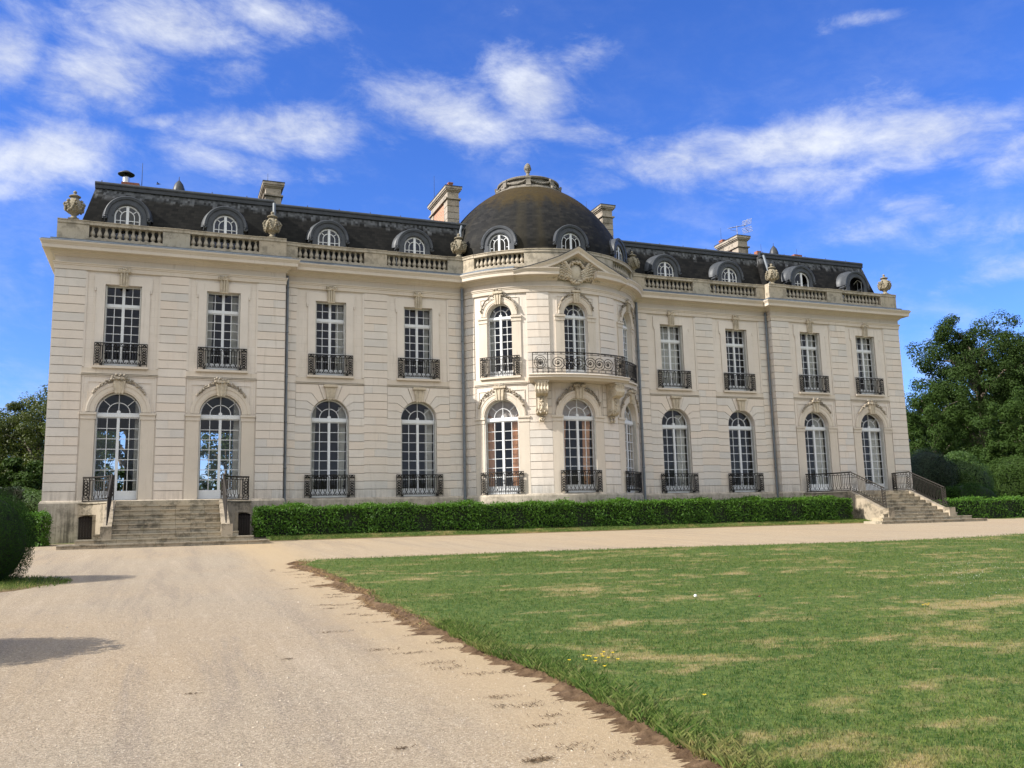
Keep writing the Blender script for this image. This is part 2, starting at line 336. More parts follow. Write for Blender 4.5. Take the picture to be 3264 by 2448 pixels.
h = nt.math('ADD', gv, nt.math('MULTIPLY', mid, .9))
setp(nt, b, c, .95, nt.bump(h, .9, .03), spec=.08); M['gravel'] = m
m, nt, b = new_mat('far_grass'); o = nt.coord('Object'); n = nt.noise(o, .8, 6, .7)
setp(nt, b, nt.mix(n, (.035, .065, .016), (.085, .12, .035)), .95, spec=.1); M['fargrass'] = m
m, nt, b = new_mat('soil'); o = nt.coord('Object'); n = nt.noise(o, 7, 7, .7)
setp(nt, b, nt.mix(nt.ramp(n, .34, .68), (.050, .030, .018), (.165, .110, .068)), .95, nt.bump(n, .8, .04), spec=.1); M['soil'] = m
# ------------------------------------------------------------------ mesh builder
class MB:
    def __init__(s): s.v = []; s.f = []; s.r = []; s.uv = []; s.sm = []
    def face(s, idx, r=.5, uv=None, sm=False):
        s.f.append(idx); s.r.append(r); s.uv.append(uv); s.sm.append(sm)
    def poly(s, pts, r=.5, uv=None, sm=False):
        i = len(s.v); s.v += [tuple(p) for p in pts]; s.face(list(range(i, i+len(pts))), r, uv, sm)
    def grid(s, rows, r=.5, uvf=None, sm=True, close_u=False):
        """rows of equal length -> quads"""
        i = len(s.v); n = len(rows[0])
        for row in rows: s.v += [tuple(p) for p in row]
        for a in range(len(rows)-1):
            for c in range(n if close_u else n-1):
                d = (c+1) % n
                q = [i+a*n+c, i+a*n+d, i+(a+1)*n+d, i+(a+1)*n+c]
                s.face(q, r, [uvf(a, c), uvf(a, c+1), uvf(a+1, c+1), uvf(a+1, c)] if uvf else None, sm)
    def box(s, u0, u1, v0, v1, z0, z1, m=None, nu=1, r=.5, taper=0.):
        m = m or (lambda u, v, z: (u, -v, z))
        us = [u0+(u1-u0)*k/nu for k in range(nu+1)]; i = len(s.v)
        for u in us:
            for (v, z) in ((v0, z0), (v1, z0), (v1, z1), (v0, z1)):
                uu = u if not taper else (u0+u1)/2+(u-(u0+u1)/2)*(1+taper*(z-z0)/(z1-z0))
                s.v.append(m(uu, v, z))
        for k in range(nu):
            a = i+4*k; b = a+4
            for j in range(4):
                s.face([a+j, a+(j+1) % 4, b+(j+1) % 4, b+j], r)
        s.face([i, i+3, i+2, i+1], r); e = i+4*nu; s.face([e, e+1, e+2, e+3], r)
    def prism(s, pts, v0, v1, m, r=.5):
        """polygon in (u, z) pushed out from v0 to v1"""
        n = len(pts); i = len(s.v)
        for v in (v0, v1): s.v += [m(u, v, z) for (u, z) in pts]
        for k in range(n): s.face([i+k, i+(k+1) % n, i+n+(k+1) % n, i+n+k], r)
        s.face([i+n+k for k in range(n)], r); s.face([i+k for k in range(n)][::-1], r)
    def vprism(s, pts, z0, z1, r=.5):
        n = len(pts); i = len(s.v)
        for z in (z0, z1): s.v += [(x, y, z) for (x, y) in pts]
        for k in range(n): s.face([i+k, i+(k+1) % n, i+n+(k+1) % n, i+n+k], r)
        s.face([i+n+k for k in range(n)], r); s.face([i+k for k in range(n)][::-1], r)
    def tube(s, path, rad_, n=5, closed=False, r=.5, sm=True):
        P = [Vector(p) for p in path]; N = len(P); rows = []
        rr = rad_ if isinstance(rad_, (list, tuple)) else [rad_]*N
        ref = None
        for k in range(N):
            a = P[(k-1) % N] if (closed or k > 0) else P[k]; c = P[(k+1) % N] if (closed or k < N-1) else P[k]
            t = (c-a)
            if t.length < 1e-9: t = Vector((0, 0, 1))
            t.normalize()
            if ref is None:
                ref = Vector((0, 0, 1)) if abs(t.z) < .9 else Vector((1, 0, 0))
            x = t.cross(ref)
            if x.length < 1e-3: x = t.cross(Vector((.3, 1, .2)))
            x.normalize(); y = t.cross(x); ref = x.cross(t)
            rows.append([P[k]+x*(rr[k]*cos(2*pi*j/n))+y*(rr[k]*sin(2*pi*j/n)) for j in range(n)])
        if closed: rows.append(rows[0])
        s.grid(rows, r, None, sm, True)
        if not closed:
            s.poly(rows[0][::-1], r); s.poly(rows[-1], r)
    def lathe(s, prof, cx=0, cy=0, n=16, r=.5, uvR=None, a0=0., a1=2*pi, sm=True):
        full = abs(a1-a0-2*pi) < 1e-6; k = n if full else n+1
        rows = []; L = [0.]
        for j in range(1, len(prof)): L.append(L[-1]+math.hypot(prof[j][0]-prof[j-1][0], prof[j][1]-prof[j-1][1]))
        for (R_, z) in prof: rows.append([(cx+R_*sin(a0+(a1-a0)*j/n), cy-R_*cos(a0+(a1-a0)*j/n), z) for j in range(k)])
        s.grid(rows, r, (lambda a, c: ((a0+(a1-a0)*c/n)*uvR, L[a])) if uvR else None, sm, full)
    def sweep(s, path, prof, closed_prof=False, r=.5, rfun=None, uvs=False, sm=False, zf=None):
        """prof (offset outwards, z) along a plan polyline [(x, y)] with mitred corners; outwards = right of travel"""
        n = len(path); rows = []; D = 0.; ds = []
        for k in range(n):
            p = Vector(path[k]); a = Vector(path[k-1]) if k else None; c = Vector(path[k+1]) if k < n-1 else None
            def nr(d): d = d.normalized(); return Vector((d.y, -d.x))
            if a is None: m_ = nr(c-p); sc = 1
            elif c is None: m_ = nr(p-a); sc = 1
            else:
                n1, n2 = nr(p-a), nr(c-p); m_ = (n1+n2).normalized(); sc = 1/max(.25, m_.dot(n1))
            if a is not None: D += (p-a).length
            ds.append(D)
            rows.append([(p.x+m_.x*o*sc, p.y+m_.y*o*sc, z+(zf(D) if zf else 0)) for (o, z) in prof])
        L = [0.]
        for j in range(1, len(prof)): L.append(L[-1]+math.hypot(prof[j][0]-prof[j-1][0], prof[j][1]-prof[j-1][1]))
        i = len(s.v); q = len(prof)
        for row in rows: s.v += row
        for k in range(n-1):
            rr = rfun() if rfun else r
            for j in range(q if closed_prof else q-1):
                d = (j+1) % q
                s.face([i+k*q+j, i+(k+1)*q+j, i+(k+1)*q+d, i+k*q+d], rr,
                       [(ds[k], L[j]), (ds[k+1], L[j]), (ds[k+1], L[d]), (ds[k], L[d])] if uvs else None, sm)
        if closed_prof:
            s.face([i+j for j in range(q)][::-1], r); s.face([i+(n-1)*q+j for j in range(q)], r)
    def blob(s, c, rx, ry, rz, n=6, k=4, jit=.15, r=None):
        rows = []; c = Vector(c); rr = random.random() if r is None else r
        for a in range(k+1):
            t = pi*a/k; w = 1+random.uniform(-jit, jit)
            rows.append([(c.x+rx*sin(t)*cos(2*pi*j/n)*w, c.y+ry*sin(t)*sin(2*pi*j/n)*w, c.z+rz*cos(t)) for j in range(n)])
        s.grid(rows, rr, None, True, True)
    def build(s, name, mat, parent=None, smooth=None, recalc=True):
        me = bpy.data.meshes.new(name); me.from_pydata(s.v, [], s.f); me.update()
        at = me.attributes.new('rnd', 'FLOAT', 'FACE'); at.data.foreach_set('value', s.r)
        if any(u is not None for u in s.uv):
            ul = me.uv_layers.new(name='UVMap'); flat = []
            for f, u in zip(s.f, s.uv): flat += [x for p in (u if u else [(0, 0)]*len(f)) for x in p]
            ul.data.foreach_set('uv', flat)
        if recalc:
            bm = bmesh.new(); bm.from_mesh(me); bmesh.ops.recalc_face_normals(bm, faces=bm.faces); bm.to_mesh(me); bm.free()
        sm = s.sm if smooth is None else [smooth]*len(s.f)
        me.polygons.foreach_set('use_smooth', sm)
        me.materials.append(M[mat] if isinstance(mat, str) else mat)
        o = bpy.data.objects.new(name, me); COL.objects.link(o)
        if parent is not None: o.parent = parent
        return o
def tag(o, label=None, cat=None, group=None, kind=None):
    if label: o['label'] = label
    if cat: o['category'] = cat
    if group: o['group'] = group
    if kind: o['kind'] = kind
    return o
def thing(name, label, cat, loc=(0, 0, 0), group=None):
    o = bpy.data.objects.new(name, None); o.location = loc; o.empty_display_size = .2; COL.objects.link(o)
    return tag(o, label, cat, group)
def empty_part(name, parent):
    o = bpy.data.objects.new(name, None); COL.objects.link(o); o.parent = parent; return o
def copy_tree(o, parent=None):
    c = o.copy(); COL.objects.link(c); c.parent = parent
    for ch in list(o.children): copy_tree(ch, c)
    return c
def np_mesh(name, V, Fq, mat, rnd=None, parent=None, smooth=False, extra=None):
    """fast mesh from arrays: V (n,3), Fq (m,k) all faces with k corners"""
    me = bpy.data.meshes.new(name); m_, k = Fq.shape
    me.vertices.add(len(V)); me.vertices.foreach_set('co', V.astype(np.float32).ravel())
    me.loops.add(m_*k); me.loops.foreach_set('vertex_index', Fq.astype(np.int32).ravel())
    me.polygons.add(m_); me.polygons.foreach_set('loop_start', (np.arange(m_)*k).astype(np.int32))
    me.update(calc_edges=True)
    if rnd is not None:
        a = me.attributes.new('rnd', 'FLOAT', 'FACE'); a.data.foreach_set('value', rnd.astype(np.float32))
    if extra is not None:
        a = me.attributes.new(extra[0], 'FLOAT', 'POINT'); a.data.foreach_set('value', extra[1].astype(np.float32))
    me.polygons.foreach_set('use_smooth', np.full(m_, smooth))
    me.materials.append(M[mat]); o = bpy.data.objects.new(name, me); COL.objects.link(o)
    if parent is not None: o.parent = parent
    return o
def leaf_cloud(pts, nrm, size, jitter=.5, aspect=.55, seed=1):
    """one four-sided leaf per point, facing roughly along nrm"""
    g = np.random.default_rng(seed); n = len(pts)
    N = nrm+g.normal(0, jitter, (n, 3)); N /= np.linalg.norm(N, axis=1)[:, None]+1e-9
    A = np.cross(N, g.normal(0, 1, (n, 3))); A /= np.linalg.norm(A, axis=1)[:, None]+1e-9
    B = np.cross(N, A); L = (size*g.uniform(.65, 1.25, n))[:, None]; w = L*aspect*.5
    bend = N*L*.12
    V = np.empty((n, 4, 3)); V[:, 0] = pts-A*L*.5-bend; V[:, 1] = pts+B*w; V[:, 2] = pts+A*L*.5-bend; V[:, 3] = pts-B*w
    return V.reshape(-1, 3), np.arange(4*n).reshape(n, 4), g.uniform(0, 1, n)
YC, RB = 2.57, 5.33
def flat(x0, y0): return lambda u, v, z: (x0+u, y0-v, z)
def cyl(th0=0.):
    def f(u, v, z):
        t = th0+u/RB; return ((RB+v)*sin(t), YC-(RB+v)*cos(t), z)
    return f
def tang(th0):
    c, s_ = cos(th0), sin(th0)
    return lambda u, v, z: ((RB+v)*s_+u*c, YC-(RB+v)*c+u*s_, z)
# ================================================================== the chateau
CH = thing('chateau', 'pale limestone chateau with slate mansard roof, central domed rotunda and two end pavilions', 'chateau')
ZP, ZA = 1.13, 10.5                       # plinth top, architrave bottom
E_, D_, J_, BJ = 22.18, .40, 13.05, 4.68  # pavilion end, projection, pavilion edge, rotunda junction
TH = rad(61.4)
arc = [(RB*sin(a), YC-RB*cos(a)) for a in np.linspace(-TH, TH, 61)]
PATH = [(-E_, 9.5), (-E_, -D_), (-J_, -D_), (-J_, 0), (-BJ, 0)] + arc[1:-1] + [(BJ, 0), (J_, 0), (J_, -D_), (E_, -D_), (E_, 9.5)]
REC = -.05                                # bay face lies behind the rusticated strips
GW, GS = .85, 4.67                        # ground-floor openings: half width, springing
def arch_top(u, w, zs): return zs+math.sqrt(max(0, w*w-u*u))
def us_for(half, ops, step):
    s = set([-half, half])
    for (w, z0, zs, arched) in ops:
        s |= {-w, w, 0.}
        if arched: s |= {round(w*sin(rad(a)), 5) for a in range(-84, 85, 7)}
    s = sorted(s); out = [s[0]]
    for b in s[1:]:
        k = max(1, math.ceil((b-out[-1])/step)); a = out[-1]
        out += [a+(b-a)*j/k for j in range(1, k+1)]
    return out
def bay_wall(mb, m, half, ops, z0=ZP, z1=ZA, step=.6, depth=-.36):
    us = us_for(half, ops, step)
    for a, b in zip(us[:-1], us[1:]):
        cuts = [(z0, z0)]
        for (w, oz0, zs, arched) in ops:
            if min(a, b) >= -w-1e-6 and max(a, b) <= w+1e-6:
                ta, tb = ((arch_top(a, w, zs), arch_top(b, w, zs)) if arched else (zs, zs))
                cuts.append(((oz0, oz0), (ta, tb)))
        lo = (z0, z0)
        for c in cuts[1:]:
            if c[0][0] > lo[0]+1e-6 or c[0][1] > lo[1]+1e-6:
                mb.poly([m(a, REC, lo[0]), m(b, REC, lo[1]), m(b, REC, c[0][1]), m(a, REC, c[0][0])])
            lo = c[1]
            mb.poly([m(a, REC, lo[0]), m(b, REC, lo[1]), m(b, depth, lo[1]), m(a, depth, lo[0])], .35)   # soffit
            mb.poly([m(a, REC, c[0][0]), m(b, REC, c[0][1]), m(b, depth, c[0][1]), m(a, depth, c[0][0])], .35)
        mb.poly([m(a, REC, lo[0]), m(b, REC, lo[1]), m(b, REC, z1), m(a, REC, z1)])
    for (w, oz0, zs, arched) in ops:
        for sg in (-1, 1):
            mb.poly([m(sg*w, REC, oz0), m(sg*w, depth, oz0), m(sg*w, depth, zs), m(sg*w, REC, zs)], .35)
def strip(mb, m, u0, u1, z0=ZP, z1=ZA, side_v=REC):
    """rusticated courses"""
    n = round((z1-z0)/.3604); h = (z1-z0)/n; nu = max(1, int((u1-u0)/.35)) if m.__name__ == 'f' else 1
    for k in range(n):
        a, b = z0+k*h+(.013 if k else 0), z0+(k+1)*h-.013
        if random.random() < .45:
            c = u0+(u1-u0)*random.uniform(.35, .65)
            mb.box(u0, c-.002, REC-.01, 0, a, b, m, nu, random.random()); mb.box(c+.002, u1, REC-.01, 0, a, b, m, nu, random.random())
        else: mb.box(u0, u1, REC-.01, 0, a, b, m, nu, random.random())
def inset(pts, g):
    n = len(pts); out = []
    A = sum(pts[i][0]*pts[(i+1) % n][1]-pts[(i+1) % n][0]*pts[i][1] for i in range(n)); sg = 1 if A > 0 else -1
    for i in range(n):
        p0, p1, p2 = (Vector(pts[i-1]), Vector(pts[i]), Vector(pts[(i+1) % n]))
        d1, d2 = (p1-p0).normalized(), (p2-p1).normalized()
        n1, n2 = Vector((-d1.y, d1.x))*sg, Vector((-d2.y, d2.x))*sg
        b = (n1+n2)
        if b.length < 1e-6: b = n1
        b.normalize(); out.append(tuple(p1+b*(g/max(.4, b.dot(n1)))))
    return out
def gf_courses(mb, m, half):
    """rusticated ground floor of the long wings: courses that turn into voussoirs round the arch"""
    zs = GS; R = GW; g = .013
    n = 10; h = (zs-ZP)/n
    for sg in (-1, 1):
        for k in range(n):
            w0 = R if True else 0
            mb.box(*sorted((sg*w0, sg*half)), REC-.01, 0, ZP+k*h+(g if k else 0), ZP+(k+1)*h-g, m, 1, random.random())
        ang = [0, 19, 35, 52.6, 70]; zj = [zs, zs+.36, zs+.72, zs+1.08, 6.15]
        for k in range(4):
            a0, a1 = rad(ang[k]), rad(ang[k+1])
            arcp = [(R*cos(t), zs+R*sin(t)) for t in np.linspace(a0, a1, 5)]
            kn1 = ((zj[k+1]-zs)/math.tan(a1), zj[k+1]); kn0 = ((zj[k]-zs)/math.tan(a0), zj[k]) if k else None
            pts = arcp+[kn1, (half, zj[k+1]), (half, zj[k])]+([kn0] if kn0 else [])
            pts = inset(pts, g*.9); mb.prism([(sg*u, z) for u, z in pts], REC-.01, 0, m, random.random())
    # big key voussoir behind the keystone
    t = rad(70); top = ((6.15-zs)/math.tan(t))
    arcp = [(R*cos(a), zs+R*sin(a)) for a in np.linspace(t, pi-t, 5)]
    mb.prism(inset(arcp+[(-top, 6.15), (top, 6.15)], .012), REC-.01, .02, m, .6)
WALL, TRIM = MB(), MB()
FLK = MB()
PAVB, MAINB = (19.59, 15.64), (10.985, 6.90)
UFO = (.69, 6.53, 9.97, False)
def spans(a, b, cut): return (a, b)
for sg in (-1, 1):
    for xc in PAVB:
        bay_wall(WALL, flat(sg*xc, -D_), 1.43, [(GW, ZP, GS, True), UFO])
    for xc, hf in ((10.985, 1.525), (6.90, 1.49)):
        bay_wall(WALL, flat(sg*xc, 0), hf, [(GW, ZP, GS, True), UFO])
        b_ = MB(); gf_courses(b_, flat(sg*xc, 0), hf); b_.build('rusticated_bay', 'block', CH)
    for (a, b, y) in ((22.18, 21.02, -D_), (18.16, 17.07, -D_), (14.21, 13.05, -D_), (13.05, 12.51, 0), (9.46, 8.39, 0), (5.41, 4.68, 0)):
        x0, x1 = sorted((sg*a, sg*b)); m_ = flat(0, y)
        WALL.poly([m_(x0, REC, ZP), m_(x1, REC, ZP), m_(x1, REC, ZA), m_(x0, REC, ZA)])
        b_ = MB(); strip(b_, m_, x0, x1)
        if a == 22.18:
            for k in range(26): z = ZP+k*.3604; b_.box(-D_, .5, 0, .05, z+.013, z+.3474, (lambda u, v, zz, s=sg: (s*(E_-.05+v), u+.003, zz)), 1, random.random())
        if a == 14.21:
            for k in range(26): z = ZP+k*.3604; b_.box(-D_, .05, -.05, .0, z+.013, z+.3474, (lambda u, v, zz, s=sg: (s*(J_-v-.001), u+.003, zz)), 1, random.random())
        b_.build('rusticated_pier', 'block', CH)
    # pavilion flanks
    x = sg*(J_+.04); WALL.poly([(x, -D_, ZP), (x, 0.05, ZP), (x, .05, ZA), (x, -D_, ZA)])
    WALL.poly([(sg*(E_-.05), -D_, ZP), (sg*(E_-.05), 9.5, ZP), (sg*(E_-.05), 9.5, ZA), (sg*(E_-.05), -D_, ZA)])
for t in (-40, 0, 40):
    bay_wall(WALL, cyl(rad(t)), RB*rad(14.4), [(GW, ZP, GS, True), (.62, 6.53, 9.45, True)], step=.14)
for (a, b) in ((-61.4, -54.4), (-25.6, -14.4), (14.4, 25.6), (54.4, 61.4)):
    us = np.linspace(rad(a)*RB, rad(b)*RB, 9); m_ = cyl(0)
    for p, q in zip(us[:-1], us[1:]): WALL.poly([m_(p, REC, ZP), m_(q, REC, ZP), m_(q, REC, ZA), m_(p, REC, ZA)])
    b_ = MB(); strip(b_, m_, us[0], us[-1]); b_.build('rusticated_pier', 'block', CH)
WALL.build('wall', 'wall', CH)
# back wall and closed shell behind
bk = MB()
for z0, z1 in ((ZP-2.2, ZP+.3), (4.9, 12)): bk.box(-E_+.05, E_-.05, -9.7, -9.45, z0, z1)
bk.box(-12.8, E_-.05, -9.7, -9.45, ZP+.3, 4.9)
for x in (-21.9, -19.1, -16.6, -13.9): bk.box(x-.55, x+.55, -9.7, -9.45, ZP+.3, 4.9)
bk.build('rear_wall', 'trim', CH)
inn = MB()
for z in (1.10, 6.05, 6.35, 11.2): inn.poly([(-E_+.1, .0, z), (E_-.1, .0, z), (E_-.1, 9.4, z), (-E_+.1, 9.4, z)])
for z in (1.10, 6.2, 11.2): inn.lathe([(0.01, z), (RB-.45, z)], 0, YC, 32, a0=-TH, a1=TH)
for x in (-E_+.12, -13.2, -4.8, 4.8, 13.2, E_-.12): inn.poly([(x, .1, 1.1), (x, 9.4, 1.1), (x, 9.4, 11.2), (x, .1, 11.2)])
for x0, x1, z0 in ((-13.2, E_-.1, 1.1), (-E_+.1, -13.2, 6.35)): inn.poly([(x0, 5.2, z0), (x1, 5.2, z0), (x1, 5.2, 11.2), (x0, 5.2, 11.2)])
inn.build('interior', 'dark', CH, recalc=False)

# plinth, string course, architrave and frieze, cornice
p = MB(); p.sweep(PATH, [(-.06, -.9), (.09, -.9), (.09, 1.03), (.06, 1.10), (.02, ZP), (-.08, ZP)]); p.build('plinth', 'plinth', CH)
p = MB(); p.sweep(PATH, [(-.1, 10.5), (.03, 10.5), (.03, 10.66), (.055, 10.68), (.055, 10.72), (.085, 10.75), (.085, 10.79), (.0, 10.81), (.0, 11.03), (-.1, 11.03)])
p.build('architrave', 'trim', CH)
CORN = [(-.1, 11.03), (.03, 11.03), (.05, 11.07), (.10, 11.10), (.13, 11.16), (.18, 11.19), (.19, 11.215), (.43, 11.235), (.445, 11.225), (.455, 11.24), (.455, 11.38), (.475, 11.39), (.485, 11.42), (.525, 11.47), (.545, 11.51), (.545, 11.535), (-.1, 11.57)]
def cut_path(t0, t1):
    return [(RB*sin(a), YC-RB*cos(a)) for a in np.linspace(rad(t0), rad(t1), max(3, int(abs(t1-t0)/2)+1))]
left = PATH[:5]+cut_path(-61.4, -9.6)[1:]; right = cut_path(9.6, 61.4)[:-1]+PATH[-5:]
p = MB(); p.sweep(left, CORN); p.sweep(right, CORN)
for t in (-9.6, 9.6):          # returned ends beside the carving
    a = rad(t); p.poly([((RB+o)*sin(a), YC-(RB+o)*cos(a), z) for o, z in CORN])
p.build('cornice', 'trim', CH)
GUT = [(.50, 11.54), (.50, 11.575), (.46, 11.60), (.22, 11.66), (.20, 11.70), (.20, 11.735), (-.06, 11.74)]
p = MB(); p.sweep(PATH[:5]+cut_path(-61.4, -31)[1:], GUT); p.sweep(cut_path(31, 61.4)[:-1]+PATH[-5:], GUT); p.build('gutter', 'gutter', CH)
p = MB(); p.sweep(PATH[1:5]+cut_path(-61.4, -55)[1:], [(.0, 10.49), (.03, 10.49)]) if 0 else None

# ---- pediment over the middle bay, bent round the rotunda
ped = MB(); c0 = cyl(0); TW = rad(31)*RB
def zped(u): return float(np.interp(abs(u)/RB*180/pi, [0, 5, 10, 16, 23, 31], [12.63, 12.335, 12.07, 11.835, 11.625, 11.465]))-.235
RK = [(-.35, .24), (.545, .235), (.545, .20), (.525, .15), (.485, .10), (.475, .07), (.455, .06), (.455, -.07), (.43, -.08), (.19, -.11), (.17, -.15), (.10, -.20), (.05, -.25), (-.05, -.27)]
us = np.linspace(-TW, TW, 61)
rows = [[c0(u, o, max(zped(u)+w*1.0, 11.40 if w < 0 else 0)) for (o, w) in RK] for u in us]
ped.grid(rows, .4, None, False)
rows = [[c0(u, -.04, 11.0), c0(u, -.04, max(11.3, zped(u)-.15))] for u in us]; ped.grid(rows, .5, None, False)
for u in (-TW, TW): ped.poly([c0(u, o, zped(u)+w) for (o, w) in RK])
PED = ped.build('pediment', 'trim', CH)
top = MB(); top.grid([[c0(u, o, zped(u)+w+.012) for (o, w) in ((-.3, .245), (.555, .24), (.555, .2))] for u in us], .5, None, False); top.build('pediment_flashing', 'lead', PED)
# carved cartouche with wreath and wings
cv = MB()
def ell(cx, cz, rx, rz, t): return cx+rx*cos(t), cz+rz*sin(t)
rows = []
for a in range(0, 7):
    q = a/6; rows.append([c0(.33*q*cos(t)*1.0, .24-.12*q*q, 11.44+.40*q*sin(t)) for t in np.linspace(0, 2*pi, 21)[:-1]])
cv.grid(rows, .2, None, True, True)
for k in range(58):                         # wreath
    t = k/58*2*pi; w = 1.0+random.uniform(-.08, .14); u, z = ell(0, 11.44, .40*w, .47*w, t)
    cv.blob(c0(u, .18+random.uniform(-.03, .07), z), random.uniform(.06,.10), .08, random.uniform(.06,.10), 5, 3, .3, random.random())
for sg in (-1, 1):                          # wings: overlapping feather rows sweeping up and out
    for row in range(5):
        for k in range(10):
            q = k/9; u = sg*(.40+1.0*q); lim = zped(abs(u))-.02-.05*row
            z = min(11.42+.62*math.sin(.25+q*1.25)*(1-row*.13)-row*.075, lim)
            cv.tube([c0(u-sg*.16, .20, z-.10), c0(u, .30-.03*row+.05*(k % 2), z), c0(u+sg*.17, .16, z+.02-.05*row)], [.04, .062, .014], 6, r=random.random())
    cv.tube([c0(sg*.42, .16, 11.40), c0(sg*.46, .30, 11.68), c0(sg*.58, .34, 11.86), c0(sg*.74, .32, 11.90), c0(sg*.80, .26, 11.82)], [.07, .085, .08, .06, .03], 7, r=.5)
for k in range(200):                        # fruit and leaves below
    u = random.gauss(0, .55); z = 11.07+abs(random.gauss(0, .13))+.04*abs(u)
    if abs(u) < 1.35: cv.blob(c0(u, .06+random.uniform(0, .08), min(z, 11.4)), random.uniform(.03, .085), .06, random.uniform(.03, .06), 5, 3, .3, random.random())
for k in range(16): cv.blob(c0(random.uniform(-.25, .25), .15, random.uniform(11.88, 12.0)), .06, .05, .05, 5, 3, .3)
cv.build('relief_carving', 'carve', PED)

# ---- mouldings round the openings
ARC, KEY, GAR, SUR = MB(), MB(), MB(), MB()
def flush_bay():
    global ARC, KEY, GAR, SUR, TRIM
    for mb_, nm, mt in ((ARC, 'archivolt', 'trim'), (KEY, 'keystone', 'carve'), (GAR, 'garland_crest', 'carvedark'), (SUR, 'window_surround', 'block'), (TRIM, 'string_course', 'trim')):
        if mb_.v: mb_.build(nm, mt, CH)
    ARC, KEY, GAR, SUR, TRIM = MB(), MB(), MB(), MB(), MB()
def archivolt(m, w, zs, wo, zimp, zbot):
    prof = [(w, REC+.0), (w, .015), (w+.05, .02), (w+.06, .035), (w+.22, .035), (w+.23, .055), (wo-.05, .06), (wo, .05), (wo, REC)]
    rows = [[m(r_*cos(t), v, zs+r_*sin(t)) for (r_, v) in prof] for t in np.linspace(0, pi, 33)]
    ARC.grid(rows, .4, None, False)
    for sg in (-1, 1):
        a, b = sorted((sg*(w-.03), sg*(wo+.17))); n = 2
        ARC.box(a, b, REC, .03, zimp-.27, zimp-.24, m, n, .4); ARC.box(a, b, REC, .015, zimp-.24, zimp-.09, m, n, .4); ARC.box(*sorted((sg*(w-.05), sg*(wo+.19))), REC, .06, zimp-.09, zimp, m, n, .4)
        ARC.box(*sorted((sg*w, sg*(wo+.15))), REC-.01, .0, zbot, zimp-.27, m, n, .45)
def garland(m, R0, zs, top, a0=25, dens=46, spread=.10, v0=.06, s=1.):
    global GAR
    for sg in (-1, 1):
        keep, GAR = GAR, MB()
        for k in range(dens):
            q = k/dens; a = rad(a0+(82-a0)*q); rr = R0+.03+.10*q*s+random.uniform(-.5, 1)*spread*(.35+.65*q)
            z = zs+rr*sin(a)
            if z > top: z = top-random.uniform(0, .1)
            GAR.blob(m(sg*rr*cos(a), v0+random.uniform(-.02, .05), z), random.uniform(.025, .06)*s, .05*s, random.uniform(.025, .055)*s, 5, 3, .3, random.random())
        GAR.build('garland', 'carvedark', CH); GAR = keep
def keystone(m, z0, z1, w0, w1, v, mb=None, cap=True, flutes=3):
    mb = mb or KEY
    mb.prism([(-w0, z0), (w0, z0), (w1, z1-.12), (-w1, z1-.12)], REC, v, m, .4)
    for k in range(flutes):
        u0 = -w0*.75+k*1.5*w0/max(1, flutes-1); mb.prism([(u0*.9-.025, z0-.02), (u0*.9+.025, z0-.02), (u0*w1/w0+.03, z1-.18), (u0*w1/w0-.03, z1-.18)], v-.01, v+.035, m, .2+.3*random.random())
    if cap:
        mb.box(-w1-.05, w1+.05, REC, v+.07, z1-.12, z1-.03, m, 1, .5); mb.box(-w1-.02, w1+.02, REC, v+.03, z1-.03, z1, m, 1, .6)
def frame_line(mb, m, u0, u1, z0, z1, t=.03, v0=REC-.01, v1=-.02, bottom=False, nu=6):
    mb.box(u0, u1, v0, v1, z1-t, z1, m, nu); mb.box(u0, u0+t, v0, v1, z0, z1-t, m); mb.box(u1-t, u1, v0, v1, z0, z1-t, m)
    if bottom: mb.box(u0+t, u1-t, v0, v1, z0, z0+t, m, nu)
def uf_surround(m):
    for sg in (-1, 1):
        SUR.box(*sorted((sg*.69, sg*1.02)), REC-.01, .0, 6.56, 9.97, m, 1, .45)
        SUR.box(*sorted((sg*1.02, sg*1.10)), REC-.01, .0, 9.80, 10.36, m, 1, .45)
        SUR.box(*sorted((sg*1.03, sg*1.08)), REC-.01, .015, 9.68, 9.80, m, 1, .45)
    SUR.prism([(-.69, 9.97), (.69, 9.97), (1.02, 9.97), (1.02, 10.36), (-1.02, 10.36), (-1.02, 9.97)], REC-.01, .0, m, .5)
    KEY.prism([(-.17, 9.93), (.17, 9.93), (.185, 10.50), (-.185, 10.50)], REC, .07, m, .4)
    for k in (-1, 0, 1): KEY.tube([m(k*.10, .075, 9.93), m(k*.10, .10, 10.2), m(k*.11, .10, 10.46)], .035, 5, r=.3)
    KEY.box(-.16, .16, REC, .10, 9.90, 9.94, m, 1, .9)
    KEY.box(-.23, .23, REC, .13, 10.47, 10.60, m, 1, .6)
    for k in range(14): KEY.blob(m(random.uniform(-.22, .22), .12, random.uniform(10.50, 10.68)), .05, .05, .05, 5, 3, .3, random.random())
def sill(m, hw=1.05, nu=1):
    TRIM.box(-hw, hw, REC-.01, .11, 6.46, 6.555, m, nu, .5)
def string(m, half, nu=1):
    TRIM.box(-half, half, REC-.01, .012, 6.27, 6.46, m, nu, .5); TRIM.box(-half, half, REC-.01, .03, 6.185, 6.21, m, nu, .3); TRIM.box(-half, half, REC-.01, .045, 6.235, 6.27, m, nu, .3)
